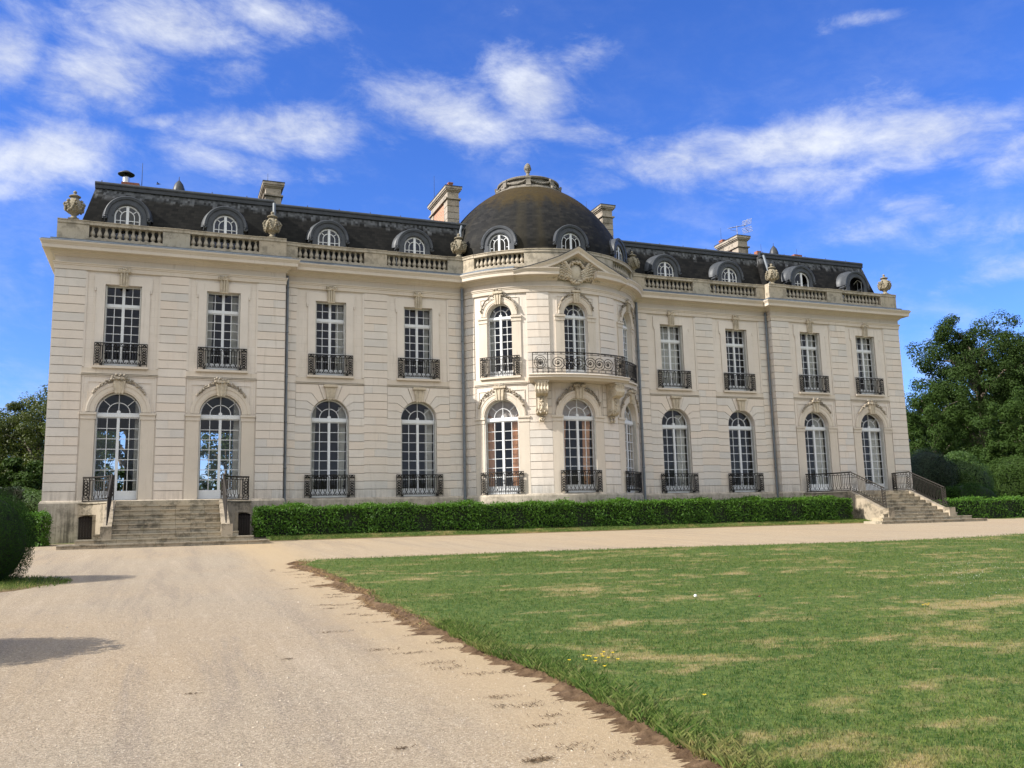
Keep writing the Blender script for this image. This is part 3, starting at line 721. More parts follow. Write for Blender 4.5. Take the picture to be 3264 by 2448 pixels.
for sg in (-1, 1):
    for xc in PAVB:
        m = flat(sg*xc, -D_); uf_surround(m); flush_bay(); archivolt(m, GW, GS, 1.22, 4.65, ZP); sill(m); string(m, 1.43)
        frame_line(SUR, m, -1.38, 1.38, 4.7, 6.17, .05); PM = MB(); frame_line(PM, m, -1.20, 1.20, 4.75, 5.92, .03); PM.build('panel_moulding', 'block', CH)
        garland(m, 1.20, GS, 6.02, 38); keystone(m, 5.45, 6.12, .17, .25, .10)
        for k in range(26): GAR.blob(m(random.uniform(-.30, .30), .14, random.uniform(5.98, 6.20)), .06, .06, .05, 5, 3, .3, random.random())
        SUR.box(-1.43, -1.36, REC-.01, -.01, 6.5, 10.45, m); SUR.box(1.36, 1.43, REC-.01, -.01, 6.5, 10.45, m); flush_bay()
    for xc, hf in ((10.985, 1.525), (6.90, 1.49)):
        m = flat(sg*xc, 0); uf_surround(m); flush_bay(); sill(m); string(m, hf); keystone(m, 5.47, 6.15, .17, .26, .11)
        SUR.box(-hf, -hf+.09, REC-.01, -.01, 6.5, 10.45, m); SUR.box(hf-.09, hf, REC-.01, -.01, 6.5, 10.45, m); flush_bay()
for t in (-40, 0, 40):
    m = cyl(rad(t)); hb = RB*rad(14.4)-.005
    archivolt(m, GW, GS, 1.18, 4.68, ZP); string(m, hb, 8)
    if t: sill(m, 1.0, 6)
    PM = MB(); frame_line(PM, m, -1.15, 1.15, 4.8, 5.92, .03); PM.build('panel_moulding', 'block', CH); frame_line(SUR, m, -hb+.02, hb-.02, 4.7, 6.17, .05)
    garland(m, 1.16, GS, 6.05, 24, 60, .12); keystone(m, 5.45, 6.12, .18, .24, .12)
    for k in range(18): GAR.blob(m(random.uniform(-.25, .25), .14, random.uniform(6.0, 6.18)), .06, .06, .05, 5, 3, .3, random.random())
    flush_bay()
    archivolt(m, .62, 9.45, .90, 9.42, 6.57); frame_line(SUR, m, -.97, .97, 9.5, 10.32, .03); garland(m, .88, 9.45, 10.45, 15, 34, .06); keystone(m, 10.0, 10.62, .14, .18, .11)
    for k in range(12): GAR.blob(m(random.uniform(-.20, .20), .13, random.uniform(10.5, 10.7)), .05, .05, .05, 5, 3, .3, random.random())
    flush_bay()
# ------------------------------------------------------------------ windows
SET = -.33
def arch_pts(w, z0, zs, n=17): return [(-w, z0), (w, z0)]+[(w*cos(t), zs+w*sin(t)) for t in np.linspace(0, pi, n)]
def fanlight(mb, m, w, zs, rin, v0, v1, diag=True):
    for (r0, r1) in ((w-.055, w), (rin-.014, rin+.014)):
        rows = [[m(r_*cos(t), v, zs+r_*sin(t)) for (r_, v) in ((r0, v0), (r0, v1), (r1, v1), (r1, v0), (r0, v0))] for t in np.linspace(0, pi, 25)]
        mb.grid(rows, .3, None, False)
    mb.box(-.014, .014, v0, v1, zs, zs+w-.05, m)
    for a in (42, 138):
        c, s_ = cos(rad(a)), sin(rad(a)); t = .013
        mb.prism([(rin*c-t*s_, zs+rin*s_+t*c), (rin*c+t*s_, zs+rin*s_-t*c), (w*c+t*s_, zs+w*s_-t*c), (w*c-t*s_, zs+w*s_+t*c)], v0, v1, m)
    mb.prism([(.075*cos(a), zs+.035+.075*sin(a)) for a in np.linspace(0, 2*pi, 13)[:-1]], v0, v1+.03, m)
def leaves(mb, m, w, z0, z1, rows, v0, v1, panel, mid=.055, jamb=.055, mun=.013):
    mb.box(-w, -w+jamb, v0, v1, z0, z1, m); mb.box(w-jamb, w, v0, v1, z0, z1, m)
    mb.box(-mid, mid, v0, v1+.02, z0, z1, m)
    if panel: mb.box(-w+jamb, -mid, v0, v1, z0, z0+panel, m); mb.box(mid, w-jamb, v0, v1, z0, z0+panel, m)
    mb.box(-w+jamb, -mid, v0, v1, z1-.045, z1, m); mb.box(mid, w-jamb, v0, v1, z1-.045, z1, m)
    a = z0+panel; h = (z1-.045-a)/rows
    for sg in (-1, 1):
        uc_ = sg*(w-jamb+mid)/2; mb.box(uc_-mun, uc_+mun, v0+.01, v1-.005, a, z1-.045, m)
        for k in range(0 if panel == 0 else 1, rows): mb.box(*sorted((sg*mid, sg*(w-jamb))), v0+.012, v1-.008, a+k*h-mun, a+k*h+mun, m)
def add_curtain(win, m, u0, u1, z0, z1, mat='curtain', v=-.55, name='curtain', gather=0.):
    mb = MB(); n = 28; rows = []
    for z in np.linspace(z1, z0, 9):
        q = (z1-z)/(z1-z0); k = 1-gather*math.sin(min(1, q/.75)*pi/2)
        rows.append([m(u0+(u1-u0)*k*j/n, v+.045*sin(j*1.5+.6*sin(z*2)), z) for j in range(n+1)])
    mb.grid(rows, .2, None, True); return mb.build(name, mat, win, recalc=False)
def window(m, kind, curtains=(), swag=None):
    fr = MB(); v0, v1 = SET-.02, SET+.045
    if kind == 'gf':
        w = GW-.02; fanlight(fr, m, w, GS+.0, .42, v0, v1)
        fr.box(-w, w, v0, v1+.05, GS-.17, GS-.04, m); fr.box(-w, w, v0, v1+.02, GS-.04, GS, m)
        leaves(fr, m, w, ZP+.02, GS-.17, 7, v0, v1, .36); pts = arch_pts(w-.01, ZP+.03, GS)
        zt, zb = GS, ZP
    elif kind == 'uf':
        w = .69-.015; zt_ = 9.07
        leaves(fr, m, w, 6.56, zt_, 6, v0, v1, .32); fr.box(-w, w, v0, v1+.03, zt_, zt_+.13, m)
        leaves(fr, m, w, zt_+.13, 9.96, 2, v0, v1, 0.); pts = [(-w, 6.57), (w, 6.57), (w, 9.95), (-w, 9.95)]; zt, zb = 9.97, 6.53
    else:
        w = .605; zs = 9.45; fanlight(fr, m, w, zs, .31, v0, v1); fr.box(-w, w, v0, v1+.04, zs-.13, zs-.03, m); fr.box(-w, w, v0, v1+.02, zs-.03, zs, m)
        leaves(fr, m, w, 6.56, zs-.13, 7, v0, v1, .30); pts = arch_pts(w-.01, 6.57, zs); zt, zb = zs, 6.53
    win = fr.build('window', 'wood', CH)
    g = MB(); g.poly([m(u, SET+.005, z) for u, z in pts]); g.build('pane', 'glass', win, recalc=False)
    if kind != 'rot':
        hw = GW if kind == 'gf' else .69; top = zt-.03 if kind == 'uf' else GS-.02
        for sg in (-1, 1):
            sh = MB(); a = sg*(hw-.012); b = sg*(hw-.060)
            for (va, vb) in ((SET+.07, -.215), (-.20, -.085)):
                sh.box(*sorted((a, b)), va, vb, zb+.04, top, m, 1, .4)
            for k in range(int((top-zb)/.09)): sh.box(*sorted((b, b-sg*.006)), SET+.09, -.10, zb+.08+k*.09, zb+.13+k*.09, m, 1, .7)
            sh.build('folded_shutter', 'shutter', win)
    for (u0, u1, mat, ga) in curtains: add_curtain(win, m, u0, u1, zb+.05, (GS+.55 if kind == 'gf' else 9.9), mat, gather=ga)
    if swag:
        s_ = MB(); rows = []
        for j in range(25):
            u = -.84+1.68*j/24; drop = .42+.40*(1-abs((abs(u) % .84)-.0)/.84)**.7 if False else .30+.42*math.sin(pi*min(1, max(0, (u+.75)/1.5)))
            rows.append([m(u, -.47+.05*math.sin(k*2.2+u*2), 5.55-(drop+.38)*k/6) for k in range(7)])
        s_.grid(rows, .4, None, True); s_.build('swag_curtain', 'swag', win, recalc=False)
    return win
WC = ((-.66, -.40, 'curtain', .1), (.36, .66, 'curtain', .1))
GC = ((-.84, -.52, 'curtain', .25), (.45, .84, 'curtain', .25)); GR = ((.42, .84, 'curtain', .2),)
PE = ((-.84, -.40, 'peach', .35), (.36, .84, 'peach', .3))
# (x, upper curtains, lower curtains)
for (x, y, cu, cg) in ((-19.59, -D_, (), ((.62, .84, 'curtain', 0),)), (-15.64, -D_, WC, ((.56, .84, 'curtain', 0),)), (-10.985, 0, ((.30, .66, 'curtain', 0),), GC), (-6.90, 0, ((.45, .66, 'curtain', .2),), GR),
                       (6.90, 0, ((-.66, .66, 'curtain', 0),), ((.30, .84, 'curtain', .1),)), (10.985, 0, (), ()), (15.64, -D_, ((.2, .66, 'curtain', 0),), ((.25, .84, 'curtain', .0),)), (19.59, -D_, ((.1, .66, 'curtain', 0),), ((.25, .84, 'curtain', .0),))):
    window(flat(x, y), 'uf', cu); window(flat(x, y), 'gf', cg)
for t in (-40, 0, 40):
    m = tang(rad(t)); window(m, 'rot', ((-.6, -.38, 'curtain', 0),) if t < 0 else ((.30, .6, 'curtain', 0),)); window(m, 'gf', PE, True)

# ------------------------------------------------------------------ wrought-iron window guards
def guard_mesh(hw, z0, z1, m):
    mb = MB(); T = lambda pts, r_=.0125, cl=False: mb.tube([m(u, v, z) for (u, v, z) in pts], r_*1.4, 4, cl, .5, False)
    v = .085; H = z1-z0
    n = 1 if m.__name__ != 'f' else 10
    mb.box(-hw, hw, v-.028, v+.028, z1-.035, z1, m, n); mb.box(-hw, hw, v-.014, v+.014, z0+.06, z0+.085, m, n); mb.box(-hw, hw, v-.012, v+.012, z1-.15, z1-.132, m, n)
    pw = .235
    for sg in (-1, 1):
        for u in (hw-.012, hw-pw): mb.box(sg*u-.014, sg*u+.014, v-.014, v+.014, z0-.02, z1-.03, m)
        mb.box(sg*(hw-pw-.05)-.03, sg*(hw-pw-.05)+.03, v-.1, v+.01, z0-.01, z0+.07, m)
        uc_ = sg*(hw-pw/2-.006)
        for k in range(5):                      # chain of hearts
            zc = z0+.20+k*.112
            T([(uc_, v, zc-.065), (uc_-.055, v, zc-.01), (uc_-.072, v, zc+.03), (uc_-.04, v, zc+.055), (uc_, v, zc+.03), (uc_+.04, v, zc+.055), (uc_+.072, v, zc+.03), (uc_+.055, v, zc-.01), (uc_, v, zc-.065)], .0135)
        for zc in (z0+.115, z1-.09): T([(uc_+.05*cos(a), v, zc+.04*sin(a)) for a in np.linspace(0, 2*pi, 9)[:-1]], .013, True)
        T([(uc_-.09, v, z0+.06), (uc_, v, z0+.14), (uc_+.09, v, z0+.06)]); T([(uc_-.09, v, z1-.14), (uc_, v, z1-.04), (uc_+.09, v, z1-.14)], .02)
    iw = hw-pw-.02; cells = max(4, round(2*iw/.20)); c = 2*iw/cells
    for k in range(cells):
        uc_ = -iw+c*(k+.5)
        for sg in (-1, 1): T([(uc_+sg*c*.26, v, z1-.14), (uc_+sg*c*.26, v, z0+.26), (uc_+sg*c*.47, v, z0+.19), (uc_+sg*c*.45, v, z0+.12), (uc_+sg*c*.2, v, z0+.095), (uc_+sg*c*.12, v, z0+.13), (uc_+sg*c*.22, v, z0+.15)], .0115)
        T([(uc_-c*.26, v, z1-.14), (uc_-c*.12, v, z1-.075), (uc_, v, z1-.055), (uc_+c*.12, v, z1-.075), (uc_+c*.26, v, z1-.14)])
        if k % 2 == 0: T([(uc_+c*.26+.03*cos(a), v, z0+.47+.03*sin(a)) for a in np.linspace(0, 2*pi, 7)[:-1]], .011, True)
    return mb
gu = guard_mesh(1.0, 6.58, 7.505, flat(0, 0)).build('window_guard', 'iron', CH); gl_ = guard_mesh(1.10, 1.16, 2.13, flat(0, 0)).build('window_guard', 'iron', CH)
first = True
for x, y in [(s_*xx, -D_) for s_ in (-1, 1) for xx in PAVB]+[(s_*xx, 0) for s_ in (-1, 1) for xx in MAINB]:
    o = gu if first else gu.copy()
    if not first: COL.objects.link(o)
    o.location = (x, y, 0); first = False
first = True
for s_ in (-1, 1):
    for xx in MAINB:
        o = gl_ if first else gl_.copy()
        if not first: COL.objects.link(o)
        o.location = (s_*xx, 0, 0); first = False
for t in (-40, 40): guard_mesh(.97, 6.58, 7.505, cyl(rad(t))).build('window_guard', 'iron', CH)
for t in (-40, 0, 40): guard_mesh(1.03, 1.16, 2.15, cyl(rad(t))).build('window_guard', 'iron', CH)

# ------------------------------------------------------------------ central balcony on two brackets
BA = MB(); bt_ = rad(25)*RB; SL = [(-.06, 6.50), (.80, 6.50), (.84, 6.47), (.84, 6.44), (.80, 6.42), (.80, 6.33), (.77, 6.31), (.70, 6.27), (.66, 6.22), (-.06, 6.20)]
rows = [[c0(u, o, z) for o, z in SL] for u in np.linspace(-bt_, bt_, 41)]; BA.grid(rows, .5, None, False)
for u in (-bt_, bt_): BA.poly([c0(u, o, z) for o, z in SL])
BAL = BA.build('balcony', 'trim', CH)
for sg in (-1, 1):
    co = MB(); m = cyl(rad(sg*19.5)); w = .25
    prof = [(.0, 6.20), (.62, 6.20), (.66, 6.10), (.62, 5.95), (.68, 5.80), (.60, 5.62), (.44, 5.56), (.34, 5.50), (.34, 5.1), (.36, 4.95), (.30, 4.80), (.20, 4.72), (.0, 4.70)]
    def side(u, sc): return [m(u*sc, v, z) for v, z in prof]
    rows = [side(-w, 1)]+[[m(u, v*(1+.035*math.cos(u/w*4*pi)), z) for v, z in prof] for u in np.linspace(-w, w, 17)]+[side(w, 1)]
    co.grid(rows, .4, None, False); co.poly(side(-w, 1)); co.poly(side(w, 1))
    co.box(-w-.05, w+.05, 0, .68, 6.14, 6.20, m)
    for s2 in (-1, 1):                      # volutes on the cheeks
        for (vc, zc, R0) in ((.44, 5.86, .20), (.19, 4.92, .11)):
            co.tube([m(s2*(w+.005), vc+R0*(1-q)*cos(q*13), zc+R0*(1-q)*sin(q*13)) for q in np.linspace(0, .93, 40)], .022, 5, r=.3)
    for k in range(60):                     # acanthus leaf and pendant
        q = random.random(); u = random.uniform(-1, 1)*w*.8; co.blob(m(u, .34+.03*cos(u*20), 5.5-.75*q), .035, .04, .06, 5, 3, .3, random.random())
    for k in range(26): co.blob(m(random.uniform(-.13, .13), .08+random.random()*.08, 4.70-.33*random.random()), .05, .05, .05, 5, 3, .3, random.random())
    co.build('bracket', 'carve', BAL)
rl = MB(); vr = .70; T = lambda pts, r_=.011, cl=False: rl.tube([c0(u, v, z) for (u, v, z) in pts], r_*1.35, 4, cl, .5, False)
ub = rad(23.2)*RB; Z0, Z1 = 6.55, 7.50
for (z, h) in ((Z1-.02, .02), (Z1-.11, .009), (Z0+.17, .009), (Z0+.03, .012)): rl.box(-ub, ub, vr-h*1.2, vr+h*1.2, z-h, z+h, c0, 30)
for sg in (-1, 1):
    for z in (Z1-.02, Z0+.03, Z1-.11): rl.box(.05, vr, -.015, .015, z-.014, z+.014, lambda u, v, zz, s=sg: c0(s*ub+v, u, zz), 3)
    for k in range(7): rl.box(.08+k*.09, .10+k*.09, -.01, .01, Z0, Z1, lambda u, v, zz, s=sg: c0(s*ub+v, u, zz))
    for q in (1., .72): rl.box(sg*ub*q-.016, sg*ub*q+.016, vr-.016, vr+.016, Z0-.04, Z1, c0)
    uc_ = sg*ub*.86
    for s3 in (1., .72, .42): T([(uc_+.24*s3*cos(a), vr, (Z0+Z1)/2+.01+.30*s3*sin(a)) for a in np.linspace(0, 2*pi, 21)[:-1]], .012, True)
    for a in range(6): T([(uc_, vr, (Z0+Z1)/2-.12), (uc_+.04*(a-2.5), vr, (Z0+Z1)/2+.10-.02*abs(a-2.5))], .012)
    T([(uc_-.28, vr, (Z0+Z1)/2), (uc_+.28, vr, (Z0+Z1)/2)], .009)
    for k in range(3):
        c_ = sg*(.26+.44*k); d_ = 1 if k % 2 else -1
        T([(c_+(.30-.27*q)*cos(sg*d_*(q*15-1.2)), vr, (Z0+Z1)/2-.02+(.30-.27*q)*sin(q*15-1.2)) for q in np.linspace(0, 1, 60)], .013)
        T([(c_+.045*cos(a), vr, (Z0+Z1)/2-.02+.045*sin(a)) for a in np.linspace(0, 2*pi, 7)[:-1]], .02, True)
for k in range(13):
    u = -ub+2*ub*(k+.5)/13
    for zc in (Z1-.065, Z0+.10): T([(u+.035*cos(a), vr, zc+.035*sin(a)) for a in np.linspace(0, 2*pi, 9)[:-1]], .009, True)
rl.build('balcony_railing', 'rust', BAL)
# ------------------------------------------------------------------ parapet: piers, rails, balusters
TP = .36                                          # parapet thickness (behind the wall face)
def par_box(mb, m, u0, u1, z0, z1, o=0., nu=1, r=.5): mb.box(u0, u1, -TP-o, o, z0, z1, m, nu, r)
bprof = [(.085, 11.90), (.085, 11.965), (.06, 11.97), (.055, 12.0), (.075, 12.02), (.098, 12.07), (.10, 12.11), (.085, 12.17), (.058, 12.24), (.045, 12.31), (.045, 12.335), (.062, 12.345), (.062, 12.365), (.05, 12.375), (.078, 12.40), (.078, 12.44)]
bm_ = MB(); bm_.lathe(bprof, 0, 0, 10); bm_.box(-.09, .09, -.09, .09, 11.895, 11.95)
B0 = bm_.build('baluster', 'baluster', None, smooth=True)
_first = [True]
def balustrade(m, u0, u1, n, curved=False):
    """one balustered bay: base, rail (part) with its balusters (sub-parts)"""
    nu = 10 if curved else 1; mb = MB()
    par_box(mb, m, u0, u1, 11.74, 11.90, .0, nu); par_box(mb, m, u0, u1, 12.43, 12.56, .03, nu, .4); par_box(mb, m, u0, u1, 12.56, 12.59, .055, nu, .6)
    bay = mb.build('balustrade', 'parapet', CH)
    for k in range(n):
        u = u0+(u1-u0)*(k+.5)/n; p_ = m(u, -TP/2, 0)
        o = B0 if _first[0] else B0.copy()
        if not _first[0]: COL.objects.link(o)
        _first[0] = False; o.location = (p_[0], p_[1], 0); o.rotation_euler = (0, 0, random.uniform(-.06, .06)); o.parent = bay
PIER = None
def pier(m, u0, u1, curved=False, o=.0, flank=None):
    PIER = MB()
    if flank: PIER.box(.37, 8.5, -TP, 0, 11.74, 12.6, lambda u, v, z, s=flank: (s*(E_+v), u, z), 1)
    nu = max(1, int(abs(u1-u0)/.3)) if curved else 1
    par_box(PIER, m, u0, u1, 11.74, 12.44, .012+o, nu, random.random()); par_box(PIER, m, u0, u1, 12.44, 12.565, .045+o, nu, .4); par_box(PIER, m, u0, u1, 12.565, 12.60, .07+o, nu, .6)
    PIER.build('parapet_pier', 'parapet', CH)
for sg in (-1, 1):
    for y, bays, solid in ((-D_, ((21.0, 18.17, 11), (17.08, 14.22, 11)), ((22.18, 21.0), (18.17, 17.08), (14.22, 13.05))), (0, ((12.50, 9.46, 12), (8.39, 5.41, 12)), ((13.05, 12.50), (9.46, 8.39), (5.41, 4.60)))):
        for a, b, n in bays: balustrade(flat(0, y), *sorted((sg*a, sg*b)), n)
        for a, b in solid: pier(flat(0, y), *sorted((sg*a, sg*b)), flank=sg if a > 22 else None)
    balustrade(cyl(0), *sorted((sg*rad(53.6)*RB, sg*rad(26.2)*RB)), 11, True)
    pier(cyl(0), *sorted((sg*rad(61.2)*RB, sg*rad(53.6)*RB)), True); 
    if sg > 0: pier(cyl(0), -rad(26.2)*RB, rad(26.2)*RB, True)

# ------------------------------------------------------------------ mansard roofs
def mansard(name, x0, x1, y0, hip0, hip1, zr=14.55):
    mb = MB(); A = [(11.95, .02), (12.3, .13), (13.2, .37), (zr, .72)]; L = [0, .37, 1.30, 2.70]
    def off(s_): return s_
    rows = []
    for (z, s_) in A:
        xa = x0+(s_ if hip0 else 0)-(0 if hip0 else 0); xb = x1-(s_ if hip1 else 0)
        rows.append([(xa+(xb-xa)*k/40, y0+s_, z) for k in range(41)])
    mb.grid(rows, .5, lambda a, c: (x0+(x1-x0)*c/40, L[a]), False)
    for hip, x, sg in ((hip0, x0, 1), (hip1, x1, -1)):
        rows = [[(x+sg*(s_ if hip else 0), y0+s_, z), (x+sg*(s_ if hip else 0), 9., z)] for z, s_ in A]
        mb.grid(rows, .5, lambda a, c: (c*9., L[a]), False)
    t = .72; xa = x0+(t if hip0 else 0); xb = x1-(t if hip1 else 0)
    mb.poly([(xa, y0+t, zr), (xb, y0+t, zr), (xb, 5, zr+.30), (xa, 5, zr+.30)], .5, [(0, 0)]*4); mb.poly([(xa, 9, zr), (xb, 9, zr), (xb, 5, zr+.30), (xa, 5, zr+.30)], .5, [(0, 0)]*4)
    rf = mb.build(name, 'slate', CH, recalc=False)
    lr = MB(); y = y0+t-.02; lr.tube([(xa-.06, y, zr+.10), (xb+.06, y, zr+.10)], .105, 10); lr.box(xa-.05, xb+.05, -y-.1, -y+.09, zr-.12, zr+.02, lambda u, v, z: (u, -v, z))
    for k in range(int((xb-xa)/1.5)+1): lr.tube([(xa+.2+k*1.5, y, zr+.18), (xa+.2+k*1.5, y, zr+.27)], .02, 4)
    lr.build('lead_roll', 'lead', rf)
    return rf
for sg in (-1, 1):
    a, b = sorted((sg*21.62, sg*13.55)); mansard('roof', a, b, .08, sg < 0, sg > 0, 14.58)
    a, b = sorted((sg*13.62, sg*4.0)); mansard('roof', a, b, .50, False, False, 14.58)
fl = MB(); fl.box(-E_+.1, E_-.1, -9.4, .3, 11.6, 11.68); fl.build('roof_gutter_floor', 'gutter', CH)

# ------------------------------------------------------------------ dome
def rdome(z): return min(5.02, 5.4*math.sqrt(max(0, 1-(max(0, z-11.5)/6)**1.6)))
prof = [(5.0, 11.9)]+[(rdome(z)-.0, z) for z in np.linspace(12.2, 17.28, 34)]
dm = MB(); dm.lathe(prof, 0, YC, 72, uvR=4.2); DOME = dm.build('dome', 'slatedome', CH, recalc=False)
for q in DOME.data.polygons: q.use_smooth = True
rg = MB(); rg.lathe([(2.02, 16.78), (2.02, 16.94), (1.95, 16.98), (1.93, 17.06), (1.80, 17.10), (1.74, 17.16), (1.60, 17.30), (1.55, 17.52), (1.55, 17.58), (1.66, 17.61), (1.68, 17.69), (1.58, 17.75), (1.34, 17.82), (.5, 17.98), (.0, 18.0)], 0, YC, 48)
ring = rg.build('dome_crown', 'crown', DOME, smooth=False)
gar = MB()
for k in range(8):
    a0 = rad(k*45+22.5)
    for j in range(22):
        q = j/21; a = a0+rad(45)*q; z = 17.52-.22*sin(pi*q); rr = 1.68
        gar.blob((rr*sin(a), YC-rr*cos(a), z), .08, .08, .07, 5, 3, .25, random.random())
    m_ = lambda u, v, z, a=a0: ((1.62+v)*sin(a)+u*cos(a), YC-(1.62+v)*cos(a)+u*sin(a), z)
    gar.box(-.12, .12, 0, .16, 17.14, 17.58, m_); gar.tube([m_(-.13, .20, 17.14), m_(.13, .20, 17.14)], .10, 8); gar.tube([m_(-.14, .12, 17.56), m_(.14, .12, 17.56)], .07, 8)
gar.build('crown_garland', 'crown', DOME)
fn = MB(); fn.lathe([(.24, 17.95), (.20, 18.15), (.13, 18.30), (.09, 18.46), (.08, 18.50), (.13, 18.54), (.13, 18.58), (.10, 18.60), (.165, 18.66), (.19, 18.75), (.175, 18.86), (.12, 18.98), (.05, 19.06), (.0, 19.09)], 0, YC, 14)
for k in range(70):
    z = 18.63+.38*random.random(); a = random.random()*2*pi; q = (z-18.63)/.42; rr = .185*math.sqrt(max(.05, 1-q**2.2))
    fn.blob((rr*sin(a), YC-rr*cos(a), z), .03, .03, .035, 5, 3, .2, random.random())
fn.build('pine_cone_finial', 'crown', DOME)

# ------------------------------------------------------------------ dormers
def dormer(m, depth, opened=0, zc=12.97):
    """m: local frame with v pointing out of the roof"""
    mb = MB(); w, ho = .52, .90
    ring_ = [(w, -.02), (w, .03), (w+.05, .05), (w+.09, .02), (ho-.15, .02), (ho-.13, .07), (ho-.03, .09), (ho, .07), (ho, -depth)]
    rows = [[m(r_*cos(t), v, zc+.05+r_*sin(t)) for r_, v in ring_] for t in np.linspace(0, pi, 29)]; mb.grid(rows, .4, None, False)
    for sg in (-1, 1):
        mb.box(*sorted((sg*w, sg*(ho-.14))), -depth, .02, 11.85, zc+.05, m); mb.box(*sorted((sg*(ho-.14), sg*(ho-.06))), -depth, -.15, 11.85, zc-.05, m)
        mb.tube([m(sg*(ho-.06+.085*(1-q)*cos(q*8)*1.0), .05, zc-.02+.085*(1-q)*sin(-q*8)) for q in np.linspace(0, .9, 16)], .035, 5, r=.2)
        mb.tube([m(sg*(ho-.06), -.02, zc-.04), m(sg*(ho-.06), -depth, zc-.04)], .075, 8, r=.3)
    rows = [[m(r_*cos(t), v, zc+.05+r_*sin(t)) for r_, v in ((ho, -.3), (ho+.10, -.42), (ho+.13, -depth))] for t in np.linspace(0, pi, 29)]; mb.grid(rows, .8, None, True)
    d = mb.build('dormer', 'zinc', CH)
    if opened < 2:
        fr = MB(); v0, v1 = -.10, -.05; w2 = w-.01; zs = zc+.05
        rows = [[m(r_*cos(t), v, zs+r_*sin(t)) for (r_, v) in ((w2-.06, v0), (w2-.06, v1), (w2, v1), (w2, v0))] for t in np.linspace(0, pi, 25)]; fr.grid(rows, .3, None, False)
        for sg in (-1, 1): fr.box(*sorted((sg*(w2-.06), sg*w2)), v0, v1, 12.05, zs, m)
        fr.box(-.055, .055, v0, v1+.02, 12.05, zs+w2-.02, m)
        if not opened:
            rows = [[m(r_*cos(t), v, zs+r_*sin(t)) for (r_, v) in ((.255, v0), (.255, v1), (.285, v1), (.285, v0))] for t in np.linspace(0, pi, 21)]; fr.grid(rows, .3, None, False)
            for a in (40, 140):
                c, s_ = cos(rad(a)), sin(rad(a)); t = .014
                fr.prism([(.27*c-t*s_, zs+.27*s_+t*c), (.27*c+t*s_, zs+.27*s_-t*c), (w2*c+t*s_, zs+w2*s_-t*c), (w2*c-t*s_, zs+w2*s_+t*c)], v0, v1, m)
            for sg in (-1, 1): fr.box(sg*.27-.014, sg*.27+.014, v0, v1, 12.05, zs, m)
            for z in (zs-.16, zs-.52): fr.box(-w2, w2, v0+.01, v1-.005, z-.013, z+.013, m)
        else:
            for a in (-.26,): fr.box(a-.014, a+.014, v0, v1, 12.05, zs, m)
            fr.box(-w2, -.05, v0+.01, v1-.005, zs-.17, zs-.145, m)
            q = lambda u, v, z: m(w2-.04-u*.35, -.08-u*.9, z)      # leaf swung into the room
            fr.box(0, .05, -.02, .02, 12.1, zs+.28, q); fr.box(.42, .47, -.02, .02, 12.1, zs+.36, q); fr.box(0, .47, -.02, .02, zs-.17, zs-.14, q)
        f_ = fr.build('dormer_window', 'wood', d)
        g = MB(); pts = arch_pts(w2-.01, 12.05, zs) if not opened else [(-w2, 12.05), (0, 12.05), (0, zs+w2-.03)]+[(w2*cos(t), zs+w2*sin(t)) for t in np.linspace(pi/2, pi, 9)]
        g.poly([m(u, -.08, z) for u, z in pts]); g.build('dormer_pane', 'glass', d, recalc=False)
    else:
        fr = MB(); zs = zc+.05; q = lambda u, v, z: m(w-.04-u*.3, -.10-u*.95, z)
        for u in (0, .24, .46): fr.box(u, u+.045, -.02, .02, 12.1, zs+.38-.15*abs(u-.24), q)
        fr.box(0, .5, -.02, .02, zs-.16, zs-.13, q); fr.tube([q(.05+.4*k/8, 0, zs+.30+.16*sin(pi*k/8)) for k in range(9)], .025, 4); fr.build('dormer_window', 'wood', d)
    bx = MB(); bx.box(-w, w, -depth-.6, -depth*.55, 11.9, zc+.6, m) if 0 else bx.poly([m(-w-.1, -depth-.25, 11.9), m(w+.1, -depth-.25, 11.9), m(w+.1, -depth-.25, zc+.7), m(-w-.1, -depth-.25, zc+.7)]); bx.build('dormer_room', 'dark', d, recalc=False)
    return d
for sg in (-1, 1):
    for k, xc in enumerate(PAVB): dormer(flat(sg*xc, -.10), .85, 0 if sg < 0 else (2 if k == 0 else 1))
    for xc in MAINB: dormer(flat(sg*(xc+.05), .34), .80)
for t in (-40, 0, 40): dormer(lambda u, v, z, a=rad(t): ((5.06+v)*sin(a)+u*cos(a), YC-(5.06+v)*cos(a)+u*sin(a), z), .95)

